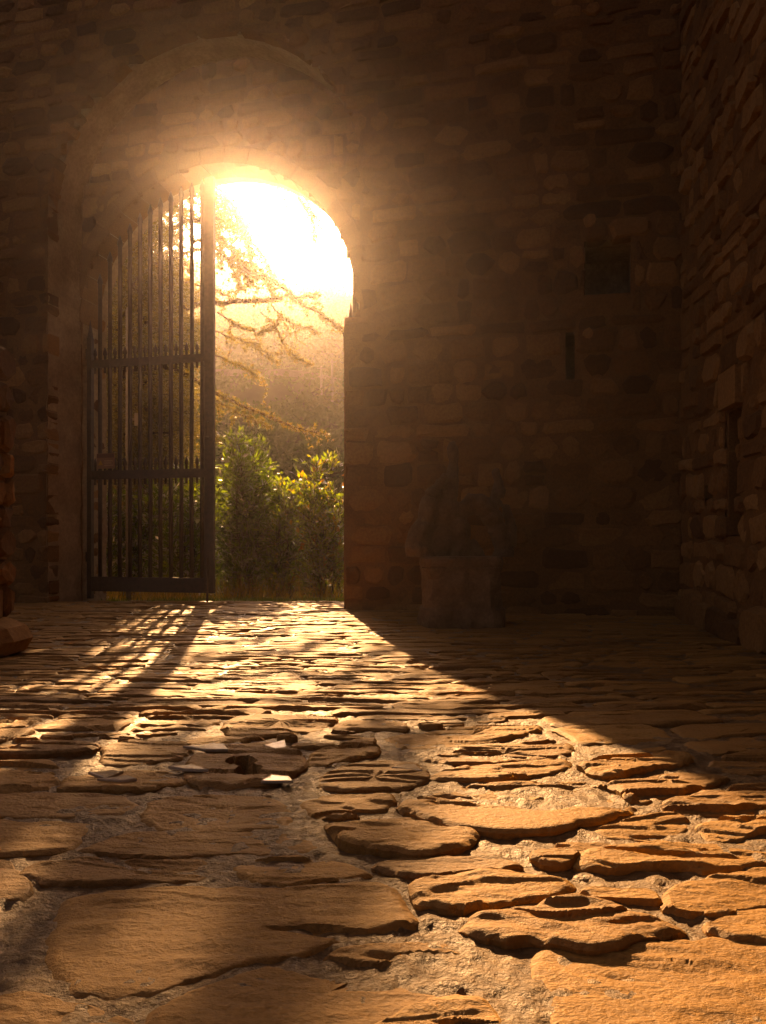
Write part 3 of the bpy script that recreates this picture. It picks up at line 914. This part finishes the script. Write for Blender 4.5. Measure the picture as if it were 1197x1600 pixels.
# ------------------------------------------------------------------ cedar beyond the gate
rt = random.Random(31)
rnd = np.random.default_rng(31)
TD = 12.2
base = Vector(((215 - CX) / FOC * TD, TD, -0.35))
cedar = thing('cedar_tree', base, 'big cedar with drooping needle branches hanging beyond the gate', 'tree')
mb = MB()
mb.tube([base + Vector((0.05 * math.sin(k), 0.04 * k * 0, k * 1.1)) for k in range(10)], [0.34, 0.27, 0.25, 0.23, 0.21, 0.19, 0.16, 0.13, 0.09, 0.04], 12)
mb.build('trunk', M_BARK, cedar, True)
tuft_c = []; tuft_d = []
def tufts_along(p, q, step, spread=0.02):
    L = (q - p).length
    n = max(1, int(L / step))
    for k in range(n):
        c = p.lerp(q, (k + rt.random()) / n) + Vector((rt.gauss(0, spread), rt.gauss(0, spread), rt.gauss(0, spread)))
        tuft_c.append(c); tuft_d.append((q - p).normalized())
def twig(mb, p, d, L, droop, step, r0=0.006, lvl=0, kids=0.0):
    pts = [p]; rads = [r0]
    n = max(3, int(L / 0.09))
    for k in range(n):
        d = (d + Vector((rt.gauss(0, 0.16), rt.gauss(0, 0.16), rt.gauss(0, 0.12) - droop))).normalized()
        pts.append(pts[-1] + d * (L / n)); rads.append(r0 * (1 - 0.8 * (k + 1) / n))
        if k > 0 or lvl: tufts_along(pts[-2], pts[-1], step * 0.7)
        if kids and rt.random() < kids:
            sd = (d + Vector((rt.gauss(0, 0.8), rt.gauss(0, 0.8), rt.gauss(-0.15, 0.4)))).normalized()
            twig(mb, pts[-1], sd, L * rt.uniform(0.25, 0.5), droop * 0.6, step, r0 * 0.6, lvl + 1, 0)
    mb.tube(pts, rads, 4, cap=False)
# surveyed limbs that reach right of the gate: pixel polyline, depth, start radius, density of side twigs
LIMBS = [
 ([(225,500),(290,478),(340,472),(400,470),(450,466),(488,461),(502,462)], 12.0, 0.055, 1.0),
 ([(380,420),(430,440),(470,472),(500,490),(525,508),(545,522)], 11.7, 0.030, 0.7),
 ([(340,490),(375,510),(400,520),(420,515),(440,500)], 11.6, 0.014, 0.7),
 ([(408,485),(425,505),(437,525),(448,548),(465,560),(486,569)], 11.5, 0.010, 0.5),
 ([(425,478),(445,498),(462,510),(482,513),(497,523)], 11.9, 0.010, 0.6),
 ([(335,515),(370,530),(400,540),(420,555),(435,569)], 12.1, 0.014, 0.8),
 ([(335,555),(365,568),(390,580),(416,600)], 11.8, 0.012, 0.8),
 ([(225,560),(300,590),(345,618),(385,636),(420,650),(450,664),(480,674),(512,679)], 11.6, 0.035, 1.5),
 ([(335,625),(370,645),(395,657),(424,670)], 11.5, 0.014, 1.3),
 ([(225,380),(290,345),(340,340),(380,365),(410,400),(428,440)], 12.4, 0.040, 1.3),
 ([(300,300),(360,255),(420,262),(460,285),(480,315),(497,345)], 12.6, 0.030, 0.9),
 ([(420,262),(470,275),(500,300),(525,330)], 12.6, 0.012, 0.6),
 ([(225,330),(270,300),(310,300),(330,330),(345,390)], 12.3, 0.030, 1.5),
 ([(225,640),(280,640),(320,655),(345,690)], 12.0, 0.030, 1.6),
 ([(225,300),(290,270),(350,300),(375,340),(390,400)], 12.8, 0.030, 1.8),
 ([(225,420),(280,400),(325,385),(355,400),(375,450)], 12.1, 0.030, 1.7),
 ([(225,450),(280,440),(315,445),(350,460),(395,445)], 12.5, 0.030, 1.5),
 ([(225,520),(270,510),(310,520),(335,545)], 12.5, 0.030, 1.7),
 ([(225,590),(270,590),(315,600),(350,640)], 12.3, 0.030, 1.7),
 ([(340,250),(400,270),(440,300),(455,340)], 12.9, 0.015, 1.0),
 ([(300,345),(340,335),(370,350),(388,380),(395,420)], 12.2, 0.022, 3.4),
 ([(300,380),(335,370),(360,385),(378,410),(388,445)], 12.0, 0.022, 3.2),
 ([(300,310),(335,300),(362,318),(380,345),(392,375)], 12.5, 0.022, 2.4),
 ([(345,398),(385,415),(410,430),(425,452)], 12.1, 0.016, 1.8),
 ([(360,255),(430,280),(470,310),(490,350),(492,380)], 12.7, 0.012, 1.3),
]
for (pl, d, r0, dens) in LIMBS:
    pts = [at(x, y, d + 0.25 * math.sin(i * 1.7 + x)) for i, (x, y) in enumerate(pl)]
    lb = MB(); tw = lb
    fine = []
    for i in range(len(pts) - 1):
        for k in range(4): fine.append(pts[i].lerp(pts[i + 1], k / 4) + Vector((rt.gauss(0, 0.012), rt.gauss(0, 0.02), rt.gauss(0, 0.012))))
    fine.append(pts[-1])
    lb.tube(fine, [r0 * (1 - 0.82 * i / (len(fine) - 1)) for i in range(len(fine))], 6)
    for i in range(2, len(fine) - 1):
        frac = i / len(fine)
        dirv = (fine[i + 1] - fine[i]).normalized()
        tufts_along(fine[i], fine[i + 1], 0.012, 0.022)
        nk = (dens if dens > 1.55 else dens * 0.6) * (1.4 - 0.9 * frac) * 1.1
        for k in range(int(nk) + (rt.random() < nk % 1)):
            sd = (dirv * 0.6 + Vector((rt.gauss(0, 0.6), rt.gauss(0, 0.7), rt.gauss(-0.25, 0.5)))).normalized()
            twig(lb, fine[i], sd, rt.uniform(0.15, 0.5) * (1.15 - 0.6 * frac), 0.09, 0.035 if dens > 1.55 else 0.05, 0.006, 1, 0.25)
    lb.build('branch', M_BARK, cedar)
# the dense side of the crown, left of the open gateway
bm_ = MB()
for k in range(340):
    h = rt.uniform(0.7, 8.6)
    a = rt.uniform(0, 2 * math.pi)
    L = (2.0 - 0.17 * h) * rt.uniform(0.5, 1.0)
    d = Vector((math.cos(a), math.sin(a), 0.15))
    p0_ = base + Vector((0, 0, h))
    px_t, py_t = px_of(p0_.x + d.x * L, p0_.y + d.y * L, p0_.z)
    if px_t > 300: L *= 0.5
    pts = [p0_ + d * (L * i / 5) + Vector((0, 0, -0.10 * L * (i / 5) ** 2 * 2)) for i in range(6)]
    bm_.tube(pts, [0.03 * (1 - 0.15 * i) for i in range(6)], 4, cap=False)
    for i in range(1, 6):
        for _ in range(3):
            sd = (d * 0.6 + Vector((rt.gauss(0, 0.7), rt.gauss(0, 0.7), rt.gauss(-0.2, 0.3)))).normalized()
            twig(bm_, pts[i], sd, rt.uniform(0.25, 0.6), 0.09, 0.040, 0.006, 1, 0.2)
bm_.build('boughs', M_BARK, cedar)
C = np.array([tuple(c) for c in tuft_c]); D = np.array([tuple(c) for c in tuft_d])
npf = 8
CC = np.repeat(C, npf, 0); DD = np.repeat(D, npf, 0)
n = len(CC)
dd = rnd.normal(size=(n, 3)) + DD * 0.8; dd /= np.linalg.norm(dd, axis=1)[:, None]
aa = np.cross(dd, rnd.normal(size=(n, 3))); aa /= np.linalg.norm(aa, axis=1)[:, None]
L = rnd.uniform(0.03, 0.06, (n, 1)); W = 0.009
V = np.stack([CC - aa * W, CC + aa * W, CC + dd * L], 1).reshape(-1, 3)
F = np.arange(3 * n).reshape(n, 3).tolist()
print('TUFTS', len(C))
o = mesh_obj('foliage', V, F, M_NEEDLE, cedar, False, np.repeat(rnd.uniform(0, 1, len(C)), npf * 3)); o['kind'] = 'stuff'

# ------------------------------------------------------------------ laurel bushes
def bush(name, px0, px1, top, depth, dy, nleaf, label, seed, nstem=9, tint=(0, 1), size=0.095):
    rn = np.random.default_rng(seed); rr = random.Random(seed)
    x0, x1 = (px0 - CX) / FOC * depth, (px1 - CX) / FOC * depth
    gz = float(np.interp(depth, GY, GZ)) - 0.03
    H = EYE - (top - HY) / FOC * depth - gz
    cx, hw = (x0 + x1) / 2, (x1 - x0) / 2
    t = thing(name, (cx, depth, gz), label, 'bush', 'evergreen bushes outside the gate')
    sm = MB(); C = []; UP = []
    for k in range(nstem):
        bx, by = cx + rr.uniform(-0.45, 0.45) * hw, depth + rr.uniform(-0.4, 0.4) * dy
        lean = Vector((rr.uniform(-0.6, 0.6) * hw, rr.uniform(-0.5, 0.5) * dy, 0))
        hh = H * (rr.uniform(0.6, 0.92) if k % 3 else rr.uniform(0.95, 1.12))
        pts = [Vector((bx, by, gz - 0.05)) + lean * (i / 6) ** 1.3 + Vector((rr.gauss(0, 0.02), rr.gauss(0, 0.02), hh * i / 6)) for i in range(7)]
        sm.tube(pts, [0.016 * (1 - 0.13 * i) for i in range(7)], 6)
        for i in range(1, 7):
            for _ in range(13 if i > 1 else 6):
                d = Vector((rr.gauss(0, 0.8), rr.gauss(0, 0.8), rr.uniform(0.0, 1.0))).normalized()
                L = rr.uniform(0.15, 0.55) * (1.2 - 0.08 * i)
                p0_ = pts[i] - Vector((0, 0, rr.uniform(0, hh / 6)))
                q = p0_ + d * L + Vector((0, 0, -0.05 * L))
                if q.z > pts[-1].z + 0.12: q.z = pts[-1].z + rr.uniform(0.0, 0.12)
                sm.tube([p0_, p0_.lerp(q, 0.5), q], [0.005, 0.004, 0.002], 4, cap=False)
                m = rr.randint(7, 13)
                for j in range(m):
                    f = 0.15 + 0.85 * (j + rr.random()) / m
                    c = p0_.lerp(q, f) + Vector((rr.gauss(0, 0.012), rr.gauss(0, 0.012), rr.gauss(0, 0.012)))
                    C.append(tuple(c)); UP.append((d.x * 0.8, d.y * 0.8, d.z * 0.8 + 0.3))
    sm.build('stems', M_BARK, t)
    C = np.array(C); UP = np.array(UP)
    if len(C) > nleaf:
        s_ = rn.permutation(len(C))[:nleaf]; C = C[s_]; UP = UP[s_]
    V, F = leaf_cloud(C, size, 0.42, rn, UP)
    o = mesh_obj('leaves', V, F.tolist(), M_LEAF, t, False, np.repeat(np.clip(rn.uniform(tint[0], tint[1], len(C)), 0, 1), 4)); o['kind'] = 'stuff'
    return t
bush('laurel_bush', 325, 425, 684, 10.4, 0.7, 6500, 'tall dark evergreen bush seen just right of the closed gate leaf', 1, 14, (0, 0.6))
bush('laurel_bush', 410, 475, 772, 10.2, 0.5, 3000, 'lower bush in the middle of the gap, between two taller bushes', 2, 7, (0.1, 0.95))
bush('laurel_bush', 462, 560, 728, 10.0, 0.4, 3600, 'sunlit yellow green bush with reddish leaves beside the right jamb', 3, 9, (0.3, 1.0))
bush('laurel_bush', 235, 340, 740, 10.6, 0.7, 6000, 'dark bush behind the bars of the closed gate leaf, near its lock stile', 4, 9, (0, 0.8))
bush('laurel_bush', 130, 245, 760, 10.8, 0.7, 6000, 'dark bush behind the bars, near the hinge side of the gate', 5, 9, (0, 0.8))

def grass(name, n, xr, yr, h, mat, kindlabel, seed):
    rn = np.random.default_rng(seed)
    y = rn.uniform(*yr, n); x = rn.uniform(*xr, n)
    m = fbm(x * 2.2, y * 2.2, 2, seed) > 0.42
    x, y = x[m], y[m]; n = len(x)
    z = np.interp(y, GY, GZ) - 0.03
    a = rn.uniform(0, 2 * np.pi, n); L = h * rn.uniform(0.5, 1.2, n); ln = rn.uniform(0.1, 0.6, n) * L
    b = rn.uniform(0, 2 * np.pi, n)
    W = 0.004
    p0_ = np.stack([x - np.cos(b) * W, y - np.sin(b) * W, z], 1); p1 = np.stack([x + np.cos(b) * W, y + np.sin(b) * W, z], 1)
    p2 = np.stack([x + np.cos(a) * ln, y + np.sin(a) * ln, z + L], 1)
    V = np.stack([p0_, p1, p2], 1).reshape(-1, 3)
    tag(mesh_obj(name, V, np.arange(3 * n).reshape(n, 3).tolist(), mat, None, False, np.repeat(rn.uniform(0, 1, n), 3)), *kindlabel, kind='stuff')
grass('dry_grass', 5000, (-4.6, 0.2), (9.3, 11.5), 0.34, M_DRY, ('golden dry grass stalks standing under the bushes', 'grass'), 3)
grass('short_grass', 12000, (-4.6, 0.5), (7.9, 10.2), 0.06, M_GRASS, ('short green grass outside the threshold', 'grass'), 4)

# ------------------------------------------------------------------ post with notice behind the gate
p = at(200.5, 930, 9.0)
gz = float(np.interp(9.0, GY, GZ)) - 0.05
post = thing('metal_post', (p.x, 9.0, gz), 'grey metal post standing behind the closed gate leaf', 'post')
mb = MB(); mb.tube([(p.x, 9.0, gz), (p.x, 9.0, 3.28)], 0.030, 12); mb.build('tube', M_POST, post, True)
mb = MB(); mb.tube([(p.x, 9.0, 3.28), (p.x, 9.0, 3.31)], [0.033, 0.02], 12); mb.build('cap', M_POST, post)
q0 = at(210, 665, 8.93); q1 = at(220, 645, 8.93)
mb = MB(); mb.box((q0.x, 8.93, q0.z), (q1.x - q0.x, 0, 0), (0, 0.006, 0), (0, 0, q1.z - q0.z)); mb.box((q0.x - 0.06, 8.937, (q0.z + q1.z) / 2 - 0.01), (0.08, 0, 0), (0, 0.06, 0), (0, 0, 0.02))
tag(mb.build('notice', M_NOTICE), 'small pale notice plate fixed to the post behind the bars', 'notice')

# ------------------------------------------------------------------ the two gate leaves
LEAF_W = 1.36
rbar = random.Random(77)
def leaf_top(u):
    """height of the spear tip at distance u from the hinge: follows the gate arch"""
    s = min(u + 0.04, G_RAD)
    return G_Z + math.sqrt(max(0, (G_RAD - 0.07) ** 2 - (G_RAD - s) ** 2)) - 0.02
RAILS = [(0.075, 0.220), (1.195, 1.280), (2.315, 2.390)]
def make_leaf(name, o, ux, ny, label, gname):
    """o: hinge foot; ux: along the leaf; ny: thickness direction"""
    t = thing(name, o, label, 'gate', gname)
    o = Vector(o); ux = Vector(ux); ny = Vector(ny)
    def P(u, v, z): return o + ux * u + ny * v + Vector((0, 0, z))
    def bar(nm, u, r, z0, z1, tip=0.10, n=10):
        mb = MB()
        b1, b2 = (rbar.uniform(-0.005, 0.005), rbar.uniform(-0.006, 0.006))
        mb.tube([P(u, 0, z0), P(u + b1, b2, z0 + (z1 - z0) * 0.22), P(u - b1 * 0.6, -b2, z0 + (z1 - z0) * 0.6), P(u, 0, z1 - tip), P(u, 0, z1 - tip * 0.98), P(u, 0, z1 - tip * 0.6), P(u, 0, z1)], [r, r, r, r, r * 1.35, r * 1.1, 0.002], n)
        return mb.build(nm, M_IRON, t, True)
    def plank(nm, u0, u1, v0, v1, z0, z1):
        mb = MB(); mb.box(P(u0, v0, z0), ux * (u1 - u0), ny * (v1 - v0), (0, 0, z1 - z0)); return mb.build(nm, M_IRON, t)
    st1 = plank('stile', 0.0, 0.048, -0.024, 0.024, 0.0, leaf_top(0.03) - 0.12)
    mb = MB(); mb.tube([P(0.024, 0, leaf_top(0.03) - 0.12), P(0.024, 0, leaf_top(0.03) - 0.08), P(0.024, 0, leaf_top(0.03) + 0.06)], [0.03, 0.024, 0.002], 8); mb.build('finial', M_IRON, st1)
    plank('stile', LEAF_W - 0.075, LEAF_W + 0.018, -0.024, 0.024, 0.075, leaf_top(LEAF_W))
    plank('cover_strip', LEAF_W + 0.0185, LEAF_W + 0.026, -0.03, -0.0, 0.075, leaf_top(LEAF_W) - 0.02)
    for (z0, z1) in RAILS: plank('rail', 0.049, LEAF_W - 0.076, -0.02, 0.02, z0, z1)
    n = 11
    sp = 0.1118
    us = [0.049 + 0.085 + sp * k for k in range(n)]
    us = [u for u in us if u < LEAF_W - 0.1]
    for u in us: bar('bar', u, 0.0205, 0.2195, leaf_top(u))
    mids = [(a + b) / 2 for a, b in zip([us[0] - sp] + us, us + [us[-1] + sp])]
    mids = [m for m in mids if 0.06 < m < LEAF_W - 0.09]
    for (z0, z1) in RAILS[1:]:
        for m in mids:
            mb = MB()
            mb.tube([P(m, 0, z0 - 0.055), P(m, 0, z1 + 0.045), P(m, 0, z1 + 0.055), P(m, 0, z1 + 0.085), P(m, 0, z1 + 0.13)], [0.013, 0.013, 0.021, 0.017, 0.002], 8)
            mb.build('picket', M_IRON, t, True)
    mb = MB(); mb.tube([P(LEAF_W - 0.035, -0.04, -0.02), P(LEAF_W - 0.035, -0.04, 0.42)], 0.011, 8)
    mb.box(P(LEAF_W - 0.055, -0.055, 0.30), ux * 0.04, ny * 0.03, (0, 0, 0.05)); mb.build('drop_bolt', M_IRON, t)
    mb = MB(); mb.tube([P(LEAF_W - 0.03, -0.03, 1.58), P(LEAF_W - 0.03, -0.075, 1.58), P(LEAF_W - 0.03, -0.075, 1.72), P(LEAF_W - 0.03, -0.03, 1.72)], 0.009, 8); mb.build('handle', M_IRON, t)
    for hz_ in (0.40, 2.44):
        mb = MB(); mb.box(P(-0.16, -0.012, hz_), ux * 0.17, ny * 0.024, (0, 0, 0.035)); mb.tube([P(-0.01, 0, hz_ - 0.03), P(-0.01, 0, hz_ + 0.07)], 0.02, 8); mb.build('hinge', M_IRON, t)
    return P
PL = make_leaf('iron_gate', FRONT.w(-2.875, 0.585, 0), (U[0], U[1], 0), (Nn[0], Nn[1], 0), 'closed left leaf of dark iron bar gate with spear tips', 'leaves of the iron gate')
dv = Vector((0.30, 0.954, 0)).normalized()
make_leaf('iron_gate', FRONT.w(-0.145, 0.62, 0), dv, Vector((-dv.y, dv.x, 0)), 'opened right leaf, only spear tips showing above the right pier', 'leaves of the iron gate')
# warning plate wired to the bars
sg = thing('warning_sign', PL(0.17, -0.03, 1.285), 'small brown warning plate with yellow symbol low on the gate bars', 'sign')
def plate(nm, u0, u1, z0, z1, v0, v1, m):
    mb = MB(); mb.box(PL(u0, v0, z0), Vector((U[0], U[1], 0)) * (u1 - u0), Vector((Nn[0], Nn[1], 0)) * (v1 - v0), (0, 0, z1 - z0)); return mb.build(nm, m, sg)
S0, S1 = 0.115, 0.315
plate('plate', S0, S1, 1.300, 1.452, -0.030, -0.0255, M_SIGN)
plate('header', S0 + 0.004, S1 - 0.004, 1.408, 1.448, -0.0325, -0.0301, M_SIGNBAND)
mb = MB()
c0 = S0 + 0.045
for a in range(3):
    pass
tri = [PL(c0 - 0.026, -0.0325, 1.335), PL(c0 + 0.026, -0.0325, 1.335), PL(c0, -0.0325, 1.385), PL(c0 - 0.026, -0.0301, 1.335), PL(c0 + 0.026, -0.0301, 1.335), PL(c0, -0.0301, 1.385)]
mb.add(tri, [(0, 1, 2), (3, 5, 4), (0, 3, 4, 1), (1, 4, 5, 2), (2, 5, 3, 0)])
mb.build('symbol', M_SIGNYEL, sg)
for i, (a, b) in enumerate(((0.085, 0.18), (0.085, 0.165), (0.085, 0.185))):
    plate('print_line', S0 + a, S0 + b, 1.372 - i * 0.022, 1.382 - i * 0.022, -0.0322, -0.0301, M_SIGNPALE)

# ------------------------------------------------------------------ pedestal + rock sculpture in the shade
rng = random.Random(17)
PX, PY = 0.545, 5.38
ped = thing('pedestal', (PX, PY, 0), 'squat weathered stone pedestal standing before the wall', 'pedestal')
def lathe(rs, n=24, lump=0.02, seed=1):
    v = []; f = []
    for j, (r, z) in enumerate(rs):
        for k in range(n):
            a = 2 * math.pi * k / n
            rr = r * (1 + lump * 2 * (float(fbm(np.array(k * 0.7), np.array(z * 7.0), 2, seed)) - 0.5)) * ((abs(math.cos(a)) ** 9 + abs(math.sin(a)) ** 9) ** (-1 / 9)) * 0.88
            v.append((PX + rr * math.cos(a), PY + rr * math.sin(a) * 0.8, z))
    for j in range(len(rs) - 1):
        for k in range(n): f.append((j * n + k, j * n + (k + 1) % n, (j + 1) * n + (k + 1) % n, (j + 1) * n + k))
    f.append(tuple((len(rs) - 1) * n + k for k in range(n)))
    return v, f
mb = MB(); mb.add(*lathe([(0.32, -0.05), (0.325, 0.03), (0.32, 0.07), (0.315, 0.11), (0.295, 0.125), (0.295, 0.17), (0.29, 0.22), (0.295, 0.27), (0.29, 0.32), (0.295, 0.36), (0.30, 0.395)], 44, 0.12, 3)); mb.build('drum', M_ROCK, ped)
mb = MB(); mb.add(*lathe([(0.28, 0.3955), (0.308, 0.40), (0.315, 0.425), (0.312, 0.455), (0.30, 0.472), (0.1, 0.474)], 44, 0.08, 5)); mb.build('top_slab', M_ROCK, ped)
SD = PY
def sp(x, y, dd=0): return at(x, y, SD + dd)
mb = MB()
blobs = [
 ([(718,880),(716,835),(722,805),(738,783),(756,790),(770,812),(782,845),(788,880)], [.085,.075,.065,.07,.075,.065,.06,.075], 0.0),
 ([(698,880),(694,830),(698,790),(705,750),(708,715),(707,690)], [.11,.10,.085,.05,.035,.02], 0.03),
 ([(660,880),(655,850),(664,815),(674,780),(684,760),(697,742)], [.11,.10,.07,.055,.04,.03], -0.04),
 ([(672,878),(680,840),(685,800),(686,770)], [.08,.07,.05,.03], 0.05),
 ([(690,800),(720,798),(740,785)], [.07,.06,.06], 0.05),
 ([(764,800),(778,775),(780,752),(772,735)], [.05,.05,.04,.03], 0.06),
 ([(745,880),(742,862),(738,845)], [.09,.055,.02], 0.02),
 ([(780,880),(796,850),(797,815),(790,790)], [.07,.05,.035,.02], 0.05),
 ([(648,880),(645,866),(650,852)], [.07,.055,.03], 0.0),
]
for pl, rr, dd in blobs:
    pts = [sp(x, y, dd) for x, y in pl]
    fine = []; fr = []
    for i in range(len(pts) - 1):
        for k in range(4):
            fine.append(pts[i].lerp(pts[i + 1], k / 4)); fr.append(1.0 * (rr[i] + (rr[i + 1] - rr[i]) * k / 4))
    fine.append(pts[-1]); fr.append(rr[-1])
    mb.tube(fine, [r * rng.uniform(0.85, 1.15) for r in fr], 10)
tmp = mb.build('rock_sculpture', M_ROCK)
md = tmp.modifiers.new('r', 'REMESH'); md.mode = 'VOXEL'; md.voxel_size = 0.012
dg = bpy.context.evaluated_depsgraph_get()
me = bpy.data.meshes.new_from_object(tmp.evaluated_get(dg))
tmp.modifiers.clear(); tmp.data = me
co = np.zeros(len(me.vertices) * 3); me.vertices.foreach_get('co', co); co = co.reshape(-1, 3)
no = np.zeros(len(me.vertices) * 3); me.vertices.foreach_get('normal', no); no = no.reshape(-1, 3)
dsp = (fbm(co[:, 0] * 14 + co[:, 1] * 8, co[:, 2] * 9, 4, 7) - 0.5) * 0.055
co = co + no * dsp[:, None]
co[:, 2] = np.maximum(co[:, 2], 0.468)
me.vertices.foreach_set('co', co.ravel()); me.update()
me.materials.clear(); me.materials.append(M_ROCK)
tag(tmp, 'gnarled grey rock sculpture with a spike and an arched hollow, on the pedestal', 'sculpture')

# ------------------------------------------------------------------ haze over the hill, also added for the glare round the sun
m, N, L = new_mat('haze_and_glare')
out = N.new('ShaderNodeOutputMaterial'); pv = N.new('ShaderNodeVolumePrincipled')
pv.inputs['Density'].default_value = 0.0021
pv.inputs['Color'].default_value = (1.0, 0.92, 0.94, 1)
pv.inputs['Anisotropy'].default_value = 0.905
L.new(pv.outputs[0], out.inputs['Volume'])
mb = MB(); mb.box((-48, -9, -6), (96, 0, 0), (0, 78, 0), (0, 0, 29)); hb = mb.build('haze', m)
tag(hb, 'thin sunlit haze in the air, also standing in for lens glare', 'haze', kind='stuff')
